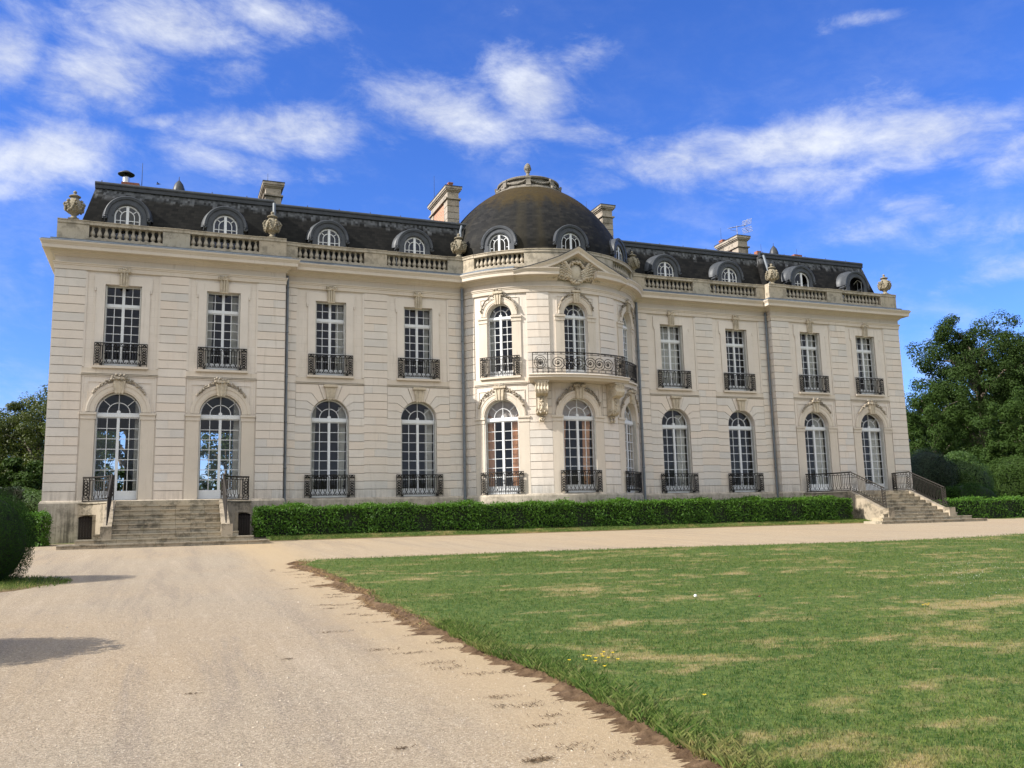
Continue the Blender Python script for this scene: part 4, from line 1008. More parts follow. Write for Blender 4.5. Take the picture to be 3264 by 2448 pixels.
# ------------------------------------------------------------------ chimneys and roof-top pieces
def cap(mb, x0, x1, y0, y1, z, o, h, r=.5): mb.box(x0-o, x1+o, -y1-o, -y0+o, z, z+h, lambda u, v, zz: (u, -v, zz), 1, r)
def chimney(sg, x0, x1, y0, y1, zt, brick, pots, lower=13.5):
    a, b = sorted((sg*x0, sg*x1)); mb = MB()
    cap(mb, a, b, y0, y1, zt-.62, -.0, .34); cap(mb, a, b, y0, y1, zt-.70, .10, .07); cap(mb, a, b, y0, y1, zt-.28, .05, .06); cap(mb, a, b, y0, y1, zt-.22, .11, .07); cap(mb, a, b, y0, y1, zt-.15, .15, .12)
    z = zt-.70
    while z > lower:                       # banded stone ends
        for (ya, yb) in ((y0, y0+.55), (y1-.5, y1)): cap(mb, a, b, ya, yb, z-.34, .02, .31, random.random())
        z -= .34
    for (ya, yb) in ((y0, y0+.5), (y1-.45, y1)): cap(mb, a, b, ya, yb, lower, -.02, zt-.7-lower)
    ch = mb.build('chimney', 'carvedark', CH)
    bk_ = MB(); cap(bk_, a, b, y0+.5, y1-.45, lower, -.015, zt-.7-lower); bk_.build('chimney_stack', 'brick' if brick else 'trim', ch)
    tp = MB(); cap(tp, a, b, y0, y1, zt-.03, .165, .035); tp.build('chimney_capping', 'lead', ch)
    for (px, py, s_, h) in pots:
        pt = MB(); pt.box(px-s_, px+s_, -py-s_, -py+s_, zt, zt+h, lambda u, v, zz: (u, -v, zz)); pt.box(px-s_-.02, px+s_+.02, -py-s_-.02, -py+s_+.02, zt+h-.06, zt+h, lambda u, v, zz: (u, -v, zz)); pt.build('chimney_pot', 'pot' if h < .45 else 'trim', ch)
    return ch
def rod(x, y, z0, z1, par, r_=.014): mb = MB(); mb.tube([(x, y, z0), (x, y, z1)], [r_, r_*.5], 4); mb.build('lightning_rod', 'lead', par)
c1 = chimney(-1, 13.05, 13.75, 2.0, 4.0, 16.12, True, []); rod(-13.55, 3.2, 16.1, 17.0, c1)
c2 = chimney(-1, 4.15, 4.75, 2.0, 5.0, 17.0, True, [(-4.40, 2.6, .11, .42)]); rod(-4.85, 4.0, 16.9, 18.3, c2)
c3 = chimney(1, 4.15, 4.75, 2.0, 5.0, 17.0, True, []); rod(4.3, 4.2, 17.0, 18.0, c3)
c4 = chimney(1, 13.0, 13.65, 2.0, 4.0, 16.12, True, [(13.2, 3.7, .18, .24)]); rod(13.1, 3.75, 16.1, 17.15, c4)
# antenna on the right chimney
an = thing('tv_antenna', 'metal television antenna with forked reflector on the right-hand chimney', 'antenna', (13.25, 2.35, 16.12))
mb = MB(); mb.tube([(0, 0, 0), (0, 0, .72)], .022, 5); mb.build('mast', 'alu', an)
mb = MB(); bx = lambda q: Vector((-.75+1.6*q, -.25+.5*q, .42+.52*q)); mb.tube([bx(0), bx(1)], .018, 5); mb.tube([bx(.05)+Vector((0, 0, -.10)), Vector((0, 0, .40))], .012, 4)
for k in range(14): p_ = bx(.05+.6*k/13); mb.tube([p_+Vector((-.05, .14, 0)), p_+Vector((.05, -.14, 0))], .011, 4)
mb.build('boom', 'alu', an)
mb = MB()
for s_ in (-1, 1):
    for k in range(4): p_ = bx(.92)+Vector((.16+.02*k, 0, s_*(.10+.09*k)-.02)); mb.tube([p_+Vector((-.13, .32, 0)), p_+Vector((.10, -.32, 0))], .016, 4)
    mb.tube([bx(.88), bx(.92)+Vector((.25, .0, s_*.42))], .014, 4)
mb.build('reflector', 'alu', an)
# flue with cowl and pots behind the left ridge
def at(px, py, y): d = ray(px, py); t = (y-CY)/d.y; return Vector((CX, CY, 0))+d*t
f0 = at(272, 400, 4.5); fl_ = MB(); fl_.lathe([(.16, f0.z-.4), (.16, f0.z+.38)], f0.x, f0.y, 14); FP = fl_.build('flue_pipe', 'steel', CH); fl_ = MB(); fl_.lathe([(.02, f0.z+.74), (.12, f0.z+.70), (.38, f0.z+.54), (.37, f0.z+.51), (.10, f0.z+.60)], f0.x, f0.y, 16)
for k in range(3): fl_.tube([(f0.x+.14*cos(k*2.1), f0.y+.14*sin(k*2.1), f0.z+.35), (f0.x+.2*cos(k*2.1), f0.y+.2*sin(k*2.1), f0.z+.6)], .012, 4)
fl_.build('flue_cowl', 'lead', FP)
for px, py, s_ in ((272, 403, .20), (291, 405, .20), (1637, 549, .16), (1717, 556, .15), (1726, 557, .14)):
    q = at(px, py, 4.5); pt = MB(); pt.box(q.x-s_, q.x+s_, -q.y-s_, -q.y+s_, q.z-1.0, q.z+.16, lambda u, v, zz: (u, -v, zz)); pt.build('chimney_pot', 'pot', CH)
for px, py in ((386, 418), (1672, 553)):
    q = at(px, py, 5.2); pt = MB(); pt.lathe([(.30, q.z-.7), (.30, q.z+.0), (.28, q.z+.22), (.20, q.z+.46), (.08, q.z+.62), (.02, q.z+.68), (.012, q.z+.86), (0, q.z+.87)], q.x, q.y, 14); pt.build('roof_finial', 'lead', CH)
for px, py, h in ((306, 406, 1.25), (1645, 552, .75), (1722, 560, .7)): q = at(px, py, 4.6); rod(q.x, q.y, q.z-.6, q.z+h, CH, .02)

# ------------------------------------------------------------------ rainwater pipes
def pipe(pts, r_=.058, mat='zinc'):
    mb = MB(); mb.tube(pts, r_, 8)
    for k in range(5):
        z = 2.4+k*2.0; x, y = pts[-1][0], pts[-1][1]; mb.lathe([(r_+.0, z), (r_+.015, z+.01), (r_+.015, z+.06), (r_, z+.07)], x, y, 8)
    mb.build('downpipe', 'pipe', CH)
for sg in (-1, 1):
    pipe([(sg*12.93, .02-.1, 10.99), (sg*12.93, -.10, 10.5), (sg*12.93, -.10, -.5)], .055)
    x = sg*4.76; pipe([(x, -.14, 11.0), (x, -.14, 10.4), (x, -.14, -.5)], .07)
    pipe([(sg*13.52, .45, 14.5), (sg*13.55, .12, 13.4), (sg*13.55, .02, 12.2)], .07)
    pipe([(sg*4.35, 1.0, 14.55), (sg*4.5, .75, 14.2), (sg*4.62, .25, 12.3)], .06, 'zinc')
# ------------------------------------------------------------------ urns on the parapet
def urn(x, y, label, rot=0.):
    t = thing('stone_urn', label, 'urn', (x, y, 12.60), 'stone urns on the parapet')
    b = MB(); b.box(-.20, .20, -.20, .20, 0, .05); b.lathe([(.20, .05), (.20, .07), (.13, .12), (.10, .18), (.10, .22), (.16, .25), (.16, .28)], 0, 0, 14); b.build('foot', 'urn', t)
    b = MB(); b.lathe([(.10, .26), (.20, .30), (.29, .40), (.325, .52), (.315, .66), (.26, .80), (.19, .88), (.15, .93), (.15, .98), (.0, .98)], 0, 0, 18); vs = b.build('vase', 'urn', t)
    b = MB()
    for k in range(6):                        # hanging swags
        a0 = k*pi/3+rot
        for j in range(11):
            q = j/10; a = a0+q*pi/3; z = .78-.38*sin(pi*q); rr = .22+.13*sin(pi*min(1, (.95-z)/.75)) 
            b.blob((rr*sin(a), -rr*cos(a), z), .055, .055, .06, 6, 3, .25, random.random())
        for j in range(5): b.blob((.27*sin(a0), -.27*cos(a0), .55+.07*j), .04, .04, .04, 5, 3, .2, random.random())
    for j in range(26): a = random.random()*2*pi; b.blob((.27*sin(a), -.27*cos(a), .34+.06*random.random()), .05, .05, .05, 5, 3, .2, random.random())
    b.build('swag', 'urn', t)
    for sg in (-1, 1):
        b = MB(); b.tube([(sg*.28, 0, .56), (sg*.36, -.02, .60), (sg*.385, -.03, .68), (sg*.35, -.02, .74), (sg*.30, 0, .70)], [.05, .045, .05, .045, .03], 6); b.build('handle', 'urn', t)
    b = MB(); b.lathe([(.13, .97), (.23, 1.0), (.225, 1.03), (.12, 1.09), (.06, 1.12), (.04, 1.14), (.075, 1.18), (.075, 1.22), (.03, 1.27), (0, 1.275)], 0, 0, 16); b.build('lid', 'urn', t)
    return t
for x, y, lb, r_ in ((-21.6, -.62+.34, 'mossy stone urn with orange lichen at its neck on the far left parapet corner', .2), (-13.66, -.22, 'grey stone urn with swags on the parapet between the left pavilion and left wing', .5),
                 (-4.78, .18, 'stone urn casting a shadow on the left foot of the dome', .1), (4.85, .2, 'stone urn half hidden behind the right foot of the dome', .7),
                 (13.62, -.05, 'sunlit sandy urn in front of the zinc roof pipe between right wing and right pavilion', .4), (21.62, -.2, 'sandy stone urn alone against the sky at the right end of the parapet', .9)): urn(x, y, lb, r_)

# ------------------------------------------------------------------ garden stairs before the two pavilions
GZ = lambda y: -.473+.0288*min(0, y)
def staircase(cx, label):
    t = thing('stone_staircase', label, 'staircase', (cx, -.4, -.6), 'garden stairs of the pavilions'); X0, Y0, Zo = cx, -.4, -.6
    L = lambda x, y, z: (x, y-Y0, z-Zo)
    def obj(mb, name, mat, par=t, **k):
        mb.v = [L(*p) for p in mb.v]; return mb.build(name, mat, par, **k)
    hw = 1.83; tops = [.862, .689, .517, .345, .172, 0., -.172, -.344, -.50]
    fronts = [-3.08, -3.43, -3.78, -4.13, -4.48, -4.83, -5.2, -5.62, -6.08]; halfs = [hw]*6+[2.42, 2.92, 3.43]
    # landing with its concave flanks
    curve = [(-3.25+1.2*sin(a), -.62-2.03*(1-cos(a))) for a in np.linspace(0, pi/2, 12)]
    lo = [p for p in curve if p[0] > -2.72]; lo = [(-2.72, -.45), (-2.72, lo[0][1])]+lo
    def sym(c): return c+[(-x, y) for x, y in c[::-1]]
    mb = MB(); mb.vprism([(x, y) for x, y in sym(lo)], -.75, .56); mb.vprism(sym([(-3.25, -.42)]+curve), .56, .99)
    obj(mb, 'landing', 'cheek')
    mb = MB(); mb.vprism(sym([(-3.29, -.41)]+[(x-.02, y-.04) for x, y in curve]), .992, 1.035); obj(mb, 'landing_slab', 'steps')
    mb = MB(); mb.vprism([(-hw, -2.6), (hw, -2.6), (hw, -2.76), (-hw, -2.76)], .864, 1.032); obj(mb, 'step', 'steps')
    for k, (zt, fy, h) in enumerate(zip(tops, fronts, halfs)):
        mb = MB(); n = 7 if h < 2 else 9; xs = np.linspace(-h, h, n+1); back = fronts[k-1]+.06 if k else -2.74
        if h > 2: back = -4.9
        for a, b in zip(xs[:-1], xs[1:]):
            dz = random.uniform(-.008, .004); df = random.uniform(-.012, .012)
            mb.box(a+.003, b-.003, -back, -fy+df, zt-.172, zt+dz, lambda u, v, z: (u, -v, z), 1, random.random())
            mb.box(a+.003, b-.003, -fy+df-.05, -fy+df+.035, zt-.05, zt+dz+.002, lambda u, v, z: (u, -v, z), 1, random.random())
        if k == 8: mb.box(-h+.05, h-.05, 5., 6.0, -.95, zt-.172, lambda u, v, z: (u, -v, z))
        obj(mb, 'step', 'steps')
    for sg in (-1, 1):
        x0, x1 = sorted((sg*hw, sg*(hw+.32)))
        mb = MB(); prof_ = [(-2.55, -.75), (-5.0, -.75), (-5.0, .06), (-4.75, .10), (-2.72, 1.02), (-2.55, 1.06)]
        i = len(mb.v)
        for x in (x0+.01, x1-.01): mb.v += [(x, y, z) for y, z in prof_]
        n = len(prof_)
        for k in range(n): mb.face([i+k, i+(k+1) % n, i+n+(k+1) % n, i+n+k])
        mb.face([i+k for k in range(n)]); mb.face([i+n+k for k in range(n)])
        obj(mb, 'cheek_wall', 'cheek')
        mb = MB(); mb.box(x0-.02, x1+.06 if sg > 0 else x1+.02, 4.92, 5.3, -.55, .09, lambda u, v, z: (u, -v, z)); obj(mb, 'newel_block', 'cheek')
        # cellar door under the landing
        mb = MB(); dm_ = lambda u, v, z: (sg*(2.985)+u, -.515-v, z)
        for k in range(5): mb.box(-.25+.1*k, -.156+.1*k, -.02, .0, -.62, .52, dm_, 1, random.random())
        for z in (-.35, .3): mb.box(-.25, .25, 0, .02, z, z+.06, dm_)
        dr = obj(mb, 'cellar_door', 'door')
        mb = MB(); mb.prism([(-.27, .56), (-.27, .44)]+[(.27*cos(a), .44+.09*sin(a)) for a in np.linspace(pi, 0, 9)]+[(.27, .56)], -.05, .10, dm_); obj(mb, 'door_arch', 'cheek')
        # railing: round the landing, then down the flight
        mb = MB(); R_ = lambda pts, r_=.012, cl=False: mb.tube(pts, r_*1.35, 4, cl, .5, False)
        top = [(sg*x, y, 1.04) for x, y in curve]; cz = .98
        pl = [(sg*(x+.06), y, 2.02) for x, y in [(-3.25+1.2*sin(a), -.62-2.03*(1-cos(a))) for a in np.linspace(0.03, pi/2, 14)]]
        pl = [(-p[0]*-1, p[1], p[2]) for p in pl]
        pl = [(sg*abs(p[0]), p[1], p[2]) for p in pl]
        R_(pl, .026); R_([(x, y, z-.93) for x, y, z in pl], .016); R_([(x, y, z-.12) for x, y, z in pl], .010)
        xe = sg*(hw+.16); fl_ = [(xe, y, z) for y, z in ((-2.7, 2.03), (-4.95, 1.10))]
        R_([pl[-1], fl_[0], fl_[1]], .026); R_([(xe, -2.7, 1.10), (xe, -4.95, .17)], .016); R_([(xe, -2.7, 1.91), (xe, -4.95, .98)], .010)
        def bars(P, n, h=.92):
            P = [Vector(p) for p in P]; seg = [(b-a).length for a, b in zip(P[:-1], P[1:])]; tot = sum(seg); pt = []
            for k in range(n):
                d = tot*(k+.5)/n; j = 0
                while d > seg[j] and j < len(seg)-1: d -= seg[j]; j += 1
                pt.append(P[j].lerp(P[j+1], d/seg[j]))
            for k in range(0, n-1, 2):
                a, b = pt[k], pt[k+1]; c_ = (a+b)/2
                for p, o in ((a, b), (b, a)):
                    q = (p-c_)
                    R_([p-Vector((0, 0, .12)), p-Vector((0, 0, h-.22)), c_+q*1.9-Vector((0, 0, h-.15)), c_+q*1.7-Vector((0, 0, h-.06)), c_+q*.6-Vector((0, 0, h-.05)), c_+q*.5-Vector((0, 0, h-.10))], .0115)
                R_([a-Vector((0, 0, .12)), c_-Vector((0, 0, .05)), b-Vector((0, 0, .12))], .011)
        bars(pl, 22); bars(fl_, 26)
        def panel(p, d, h=.95):              # chained ornamental post
            p, d = Vector(p), Vector(d)
            for s_ in (-1, 1): R_([p+d*.11*s_-Vector((0, 0, h)), p+d*.11*s_], .017)
            for k in range(5):
                z = -h+.2+k*.13; R_([p+d*(.07*cos(a))+Vector((0, 0, z+.055*sin(a))) for a in np.linspace(0, 2*pi, 9)[:-1]], .013, True)
        panel((xe, -4.88, 1.12), (0, 1, .42)); panel((sg*2.0, -2.62, 2.02), (.6*sg, -.6, 0)); panel((pl[1][0], pl[1][1], 2.02), (1, 0, 0))
        obj(mb, 'railing', 'rust')
    return t
staircase(-17.6, 'wide weathered stone staircase up to the left pavilion doors, seen from the front')
staircase(17.6, 'stone staircase with black railings before the right pavilion, seen from the side')
# ================================================================== ground
def ground_z(x, y): return -.473+.0288*np.minimum(0, y)
# far ground, one sheet to the horizon (follows the slope of the garden)
mb = MB(); ys = [-400, -120, -60, -30, 0, 40, 200, 1500]; xs = [-1500, -300, -80, -40, 0, 40, 90, 300, 1500]
mb.grid([[(x, y, float(ground_z(x, max(y, -120)))-.06) for x in xs] for y in ys], .5, None, False)
tag(mb.build('ground', 'fargrass'), 'short grass of the park around the chateau', kind='structure')
mb = MB(); ys = np.linspace(-58, -1.5, 40); xs = np.linspace(-45, 62, 70)
mb.grid([[(x, y, float(ground_z(x, y))) for x in xs] for y in ys], .5, None, True)
tag(mb.build('gravel_drive', 'gravel'), 'pale sandy gravel drive along the chateau', kind='structure')

def noise1(x, seed=0):
    g = np.random.default_rng(seed); out = np.zeros_like(x, dtype=float)
    for k in range(1, 7):
        f = .35*2**k; out += np.sin(x*f*g.uniform(.8, 1.25)+g.uniform(0, 6.3))/(1.55**k)
    return out
LX = -14.74
def lawn_near_y(x): return -16.3-1.55*np.exp(-((x-3.5)/7.5)**2)+np.clip((x-8)/10, 0, 3)*1.6
# the big lawn: straight earth edge on the left, soft edge at the back
nx, ny = 260, 260
U = np.linspace(0, 1, nx); V = np.linspace(0, 1, ny)
XS = LX+62*U**2.2; 
X = np.zeros((ny, nx)); Y = np.zeros((ny, nx)); Z = np.zeros((ny, nx)); Eg = np.zeros((ny, nx))
for j, v in enumerate(V):
    xe = XS.copy(); yb = lawn_near_y(xe); y = yb+(-48-yb)*v**1.15
    corner = np.clip(1-(np.hypot(np.maximum(0, 1.1-(xe-LX)), np.maximum(0, 1.1-(yb-y)))/1.1), 0, 1)
    jag = .10*noise1(y, 3)+.05*noise1(y*3.1, 4); shift = np.exp(-(xe-LX)/.6)*jag
    d_in = np.minimum(xe-LX, (yb-y)); ramp_ = np.clip(d_in/.22, 0, 1)
    X[j] = xe+shift+np.where(v < .06, (1-v/.06)*np.exp(-(xe-LX)/.5)*.75, 0); Y[j] = y+.05*noise1(xe*2, 6)*(1-v)**8
    Z[j] = ground_z(xe, y)-.01+ramp_**.8*.080+.012*noise1(xe*.6+y*.4, 8)*.3*ramp_
    Eg[j] = np.clip(1-(xe-LX)/np.maximum(.05, .16+.14*noise1(y*1.1, 12)), 0, 1)
Vv = np.stack([X, Y, Z], -1).reshape(-1, 3); idx = np.arange(nx*ny).reshape(ny, nx)
Fq = np.stack([idx[:-1, :-1], idx[1:, :-1], idx[1:, 1:], idx[:-1, 1:]], -1).reshape(-1, 4)
tag(np_mesh('lawn', Vv, Fq, 'lawn', np.full(len(Fq), .5), None, True, ('edge', Eg.reshape(-1))), 'green lawn with dry straw patches inside the drive', kind='structure')
# skirt of bare earth under the lawn's cut edge
mb = MB(); yy = np.linspace(-46, -16.5, 2200); jag = .10*noise1(yy, 3)+.05*noise1(yy*3.1, 4); g0 = np.random.default_rng(77); j2 = .05*noise1(yy*7, 16)+.035*noise1(yy*23, 17)+g0.normal(0, .020, len(yy)); wd = np.clip(.75+.55*noise1(yy*1.6, 15)+.30*noise1(yy*4.3, 18), .05, 2.0)
rows = []
for q, (dx, dz) in enumerate(((.12, .066), (.07, .052), (.02, .020), (-.03, .007), (-.14, -.010))):
    rows.append([(LX+jag[i]+(dx if q < 2 else .05+(dx-.05)*(.35+.9*wd[i]))+(j2[i]*(.4+wd[i]) if q > 1 else .3*j2[i]), yy[i], float(ground_z(0, yy[i]))+dz+(g0.normal(0, .006)+.008*math.sin(yy[i]*9+q) if 0 < q < 4 else 0)) for i in range(len(yy))])
mb.grid(rows, .5, None, True); tag(mb.build('earth_edge', 'soil'), 'bare brown earth along the cut edge of the lawn', kind='structure')
# grass bank between hedge and drive
def strip_mesh(name, x0, x1, y0, y1, z0, z1, lab, n=160):
    xs = np.linspace(x0, x1, n); rows = []
    for q in np.linspace(0, 1, 9):
        yq = y0+(y1-y0)*q; zz = z0+(z1-z0)*min(1, q*2.6)
        rows.append([(x, yq+(.09*noise1(np.array([x*1.4]), 21)[0] if q == 0 else 0), float(zz+.012*noise1(np.array([x*1.1+q*3]), 22)[0]*(q > 0))) for x in xs])
    V_ = np.array(rows).reshape(-1, 3); id_ = np.arange(9*n).reshape(9, n); F_ = np.stack([id_[:-1, :-1], id_[:-1, 1:], id_[1:, 1:], id_[1:, :-1]], -1).reshape(-1, 4)
    eg = np.zeros((9, n)); eg[0] = .9; eg[1] = .30
    return tag(np_mesh(name, V_, F_, 'lawn', np.full(len(F_), .5), None, True, ('edge', eg.reshape(-1))), lab, kind='structure')
strip_mesh('grass_bank', -14.05, 15.6, -4.55, -2.0, -.62, -.40, 'mown grass bank between the long hedge and the gravel')
strip_mesh('grass_bank', 20.4, 60, -5.3, 6, -.64, -.46, 'grass in front of the hedge right of the right stairs')
strip_mesh('grass_bank', -60, -20.9, -5.0, 6, -.66, -.5, 'earth and grass left of the left stairs', 120)
# grass tongue under the clipped bush on the left
n_ = 40; ths = np.linspace(0, 2*pi, 60)
mb = MB(); rows = [[(-22.6+(3.2*q)*cos(t)*(1+.05*sin(5*t)), -19.2+(2.1*q)*sin(t)*(1+.08*sin(7*t+1)), float(ground_z(0, -19.2+2.1*q*sin(t)))+.07*(1-q**3)-.008) for t in ths] for q in np.linspace(0, 1, 9)]
Vv = np.array(rows).reshape(-1, 3); id_ = np.arange(9*60).reshape(9, 60); F_ = np.stack([id_[:-1, :-1], id_[:-1, 1:], id_[1:, 1:], id_[1:, :-1]], -1).reshape(-1, 4)
eg = np.repeat(np.array([0]*6+[.1, .5, .9])[:, None], 60, 1)
tag(np_mesh('grass_verge', Vv, F_, 'lawn', np.full(len(F_), .5), None, True, ('edge', eg.reshape(-1))), 'ragged grass verge under the round clipped bush', kind='structure')

# ---- blades of grass (denser close to the viewer)
def blades(name, P, h, w, mat, lean=.5, seed=3, lab=''):
    g = np.random.default_rng(seed); n = len(P); a = g.uniform(0, 2*pi, n); dirx = np.stack([np.cos(a), np.sin(a), np.zeros(n)], -1)
    hh = (h*g.uniform(.45, 1.3, n))[:, None]; ll = hh*(lean*g.uniform(.2, 1.2, n))[:, None]; b = g.uniform(0, 2*pi, n); ld = np.stack([np.cos(b), np.sin(b), np.zeros(n)], -1)
    up = np.array([0, 0, 1.])
    V = np.empty((n, 4, 3)); w = (np.zeros(n)+w)[:, None]; V[:, 0] = P-dirx*(w/2); V[:, 1] = P+dirx*(w/2); mid = P+up*hh*.6+ld*ll*.35
    V[:, 2] = P+up*hh+ld*ll; V[:, 3] = mid-dirx*(w*.35)
    return tag(np_mesh(name, V.reshape(-1, 3), np.arange(4*n).reshape(n, 4), mat, g.uniform(0, 1, n)), lab, kind='stuff')
g = np.random.default_rng(11)
def lawn_z(x, y): return ground_z(x, y)+.070
r = 5.2+30*g.uniform(0, 1, 420000)**1.5; t = g.uniform(-.20, .98, len(r)); px = CX+r*np.sin(t); py = CY+r*np.cos(t)
dry = (np.sin(px*.55+np.sin(py*.9)*1.2)+np.sin(py*1.3+px*.2))*.25+.5
ok = (px > LX+.07+.10*noise1(py, 3)+.05*noise1(py*3.1, 4)) & (py < lawn_near_y(px)-.05) & (g.uniform(0, 1, len(px)) < np.clip(.55+.5*dry, 0, 1)); px, py, r = px[ok], py[ok], r[ok]
blades('lawn_blades', np.stack([px, py, lawn_z(px, py)-.004], -1), (.026*(1+.02*r)), (.0042*(1+r*.06)), 'blade', .7, 3, 'blades of the mown lawn')
# long grass and dead stalks along the cut edge
py = g.uniform(-46, -16.6, 30000); off = np.abs(g.normal(0, .16, len(py))); px = LX+.10*noise1(py, 3)+.05*noise1(py*3.1, 4)+.10+off
tuft = noise1(py*.9, 31)*.6+.5*noise1(py*2.2, 32)+np.clip((-28.2-py)/1.2, -1.2, .9)
px = px-np.where(tuft > .3, .10, 0); P = np.stack([px, py, lawn_z(px, py)-.025], -1)
keep = tuft > .15
blades('edge_tufts', P[keep], .075, .0060, 'blade', 1.0, 5, 'longer green tufts along the lawn edge')
keep = (tuft < .45) & (g.uniform(0, 1, len(py)) < .75); px2 = px-.10+g.normal(0, .07, len(px))
blades('edge_straw', np.stack([px2, py, np.where(px2 > LX+.02, lawn_z(px2, py)-.03, ground_z(px2, py)+.004)], -1)[keep], .032, .0050, 'dryblade', 1.5, 6, 'dead straw and roots along the lawn edge')
def ground_at(px, py):
    d = ray(px, py); k = .0288; t = (-.473+k*CY)/(d.z-k*d.y); return Vector((CX, CY, 0))+d*t
# dark litter drifts washed on to the gravel beside the edge
cl = []
for k in range(52):
    y0 = g.uniform(-36.5, -18); x0 = LX-.12-abs(g.normal(0, .40)); L_ = g.uniform(.04, .30); n = int(60*L_/.2)
    cl.append(np.stack([x0+g.normal(0, L_*.42, n), y0+g.normal(0, g.uniform(.015, .06), n)+.02*np.sin(np.arange(n)), np.zeros(n)], -1))
for (a_, c_, n_, w_) in ((1165, 1643, 160, .05), (1100, 1452, 70, .06), (1240, 1500, 60, .05), (870, 1618, 40, .04), (620, 1425, 30, .03), (410, 1500, 30, .03)):
    q = ground_at(a_, c_); cl.append(np.stack([q.x+g.normal(0, w_, n_), q.y+g.normal(0, w_*.5, n_), np.zeros(n_)], -1))
cl = np.concatenate(cl); cl[:, 2] = ground_z(0, cl[:, 1])+.004
blades('dry_litter', cl, .012, .007, 'litter', 2.8, 8, 'dark dry litter scattered on the gravel')
# bank and verge grass
n = 26000; px = g.uniform(-13.9, 15.4, n); py = g.uniform(-4.35, -3.4, n)
blades('bank_blades', np.stack([px, py, -.61+.20*np.clip((py+4.55)/1.0, 0, 1)], -1), .05, .02, 'blade', .6, 9, 'grass blades on the bank before the hedge')
a = g.uniform(0, 2*pi, 9000); q = np.sqrt(g.uniform(0, 1, 9000)); px = -22.6+3.2*q*np.cos(a); py = -19.2+2.1*q*np.sin(a)
blades('verge_blades', np.stack([px, py, ground_z(0, py)+.06*(1-q**3)-.008], -1), .07, .010, 'blade', .8, 10, 'long grass of the verge under the round bush')
# loose stones on the gravel
r = 5.0+22*g.uniform(0, 1, 13000)**1.7; t = g.uniform(-.33, .62, len(r)); px = CX+r*np.sin(t); py = CY+r*np.cos(t); ok = (px < LX-.15); px, py, r = px[ok], py[ok], r[ok]
n = len(px); s = g.lognormal(-5.5, .42, n)*(1+.02*r); base = np.array([[1, 0, 0], [-.5, .87, 0], [-.5, -.87, 0], [.1, .1, .75]])
A = g.uniform(0, 2*pi, n); c_, s_ = np.cos(A), np.sin(A); V = np.empty((n, 4, 3))
for k in range(4): V[:, k, 0] = px+s*(base[k, 0]*c_-base[k, 1]*s_); V[:, k, 1] = py+s*(base[k, 0]*s_+base[k, 1]*c_); V[:, k, 2] = ground_z(0, py)+s*base[k, 2]*g.uniform(.6, 1.2, n)
F_ = np.array([[0, 1, 3], [1, 2, 3], [2, 0, 3]])[None]+4*np.arange(n)[:, None, None]
tag(np_mesh('loose_gravel', V.reshape(-1, 3), F_.reshape(-1, 3), 'pebble', np.repeat(g.uniform(0, 1, n), 3)), 'loose stones lying on the drive', kind='stuff')
# clover heads in the right part of the lawn
n = 170; a = 2090+g.normal(0, 60, n); c_ = 1250+g.normal(0, 22, n); P = np.array([tuple(ground_at(u, v)) for u, v in zip(a, c_)]); P[:, 2] = lawn_z(P[:, 0], P[:, 1])+.015
V = np.repeat(P[:, None, :], 4, 1); sz = g.uniform(.003, .006, n)
for k in range(4): V[:, k] += sz[:, None]*np.array([[1, 0, 0], [-.5, .87, 0], [-.5, -.87, 0], [0, 0, 1.4]])[k]
F_ = np.array([[0, 1, 3], [1, 2, 3], [2, 0, 3]])[None]+4*np.arange(n)[:, None, None]
tag(np_mesh('clover_flowers', V.reshape(-1, 3), F_.reshape(-1, 3), 'curtain', np.full(3*n, .1)), 'tiny white clover heads in the right part of the lawn', kind='stuff')
# small single things on the ground
q = ground_at(1503, 1303); b = MB(); b.lathe([(0, 0), (.012, .002), (.021, .012), (.024, .024), (.021, .036), (.012, .045), (0, .048)], 0, 0, 12)
o = b.build('golf_ball', 'whiteball', None, smooth=True); o.location = (q.x, q.y, float(lawn_z(q.x, q.y))+.012); tag(o, 'small white ball lying alone on the lawn', 'ball')
q = ground_at(1640, 1310); t = thing('butterfly', 'dark red butterfly low over the dry patch of the lawn', 'butterfly', (q.x, q.y, float(lawn_z(q.x, q.y))+.06))
b = MB(); b.tube([(0, -.02, 0), (0, 0, .004), (0, .022, 0)], [.002, .004, .002], 5); b.build('body', 'bird', t)
for sg in (-1, 1): b = MB(); b.poly([(0, .015, 0), (sg*.035, .03, .018), (sg*.042, .008, .022), (sg*.02, -.004, .01), (sg*.03, -.02, .015), (sg*.008, -.022, .004)]); b.build('wing', 'redleaf', t)
def flower(x, y, lb, h=.07):
    t = thing('yellow_flower', lb, 'flower', (x, y, float(lawn_z(x, y))-.01), 'yellow flowers in the lawn')
    b = MB(); b.tube([(0, 0, 0), (.004, 0, h)], .0018, 4); b.build('stem', 'box', t)
    b = MB(); 
    for k in range(6): a = k*pi/3; b.poly([(.004, 0, h), (.004+.014*cos(a-.4), .014*sin(a-.4), h+.008), (.004+.020*cos(a), .020*sin(a), h+.010), (.004+.014*cos(a+.4), .014*sin(a+.4), h+.008)])
    b.build('bloom', 'yellow', t); return t
f_ = None; spots = [(1262+random.gauss(30, 34), 1452+random.gauss(0, 9), 'small yellow flower in the loose cluster near the lawn edge') for _ in range(14)]+[(2005+random.gauss(0, 6), 1331+random.gauss(0, 3), 'small yellow flower in the tight clump on the right of the lawn') for _ in range(4)]+[(1523, 1543, 'lone yellow flower in the lawn foreground')]
for (a, c, lb) in spots:
    q = ground_at(a, c)
    if f_ is None: f_ = flower(q.x, q.y, lb); continue
    k = copy_tree(f_); k.location = (q.x, q.y, float(lawn_z(q.x, q.y))-.01); k.rotation_euler = (0, 0, random.uniform(0, 6)); k['label'] = lb
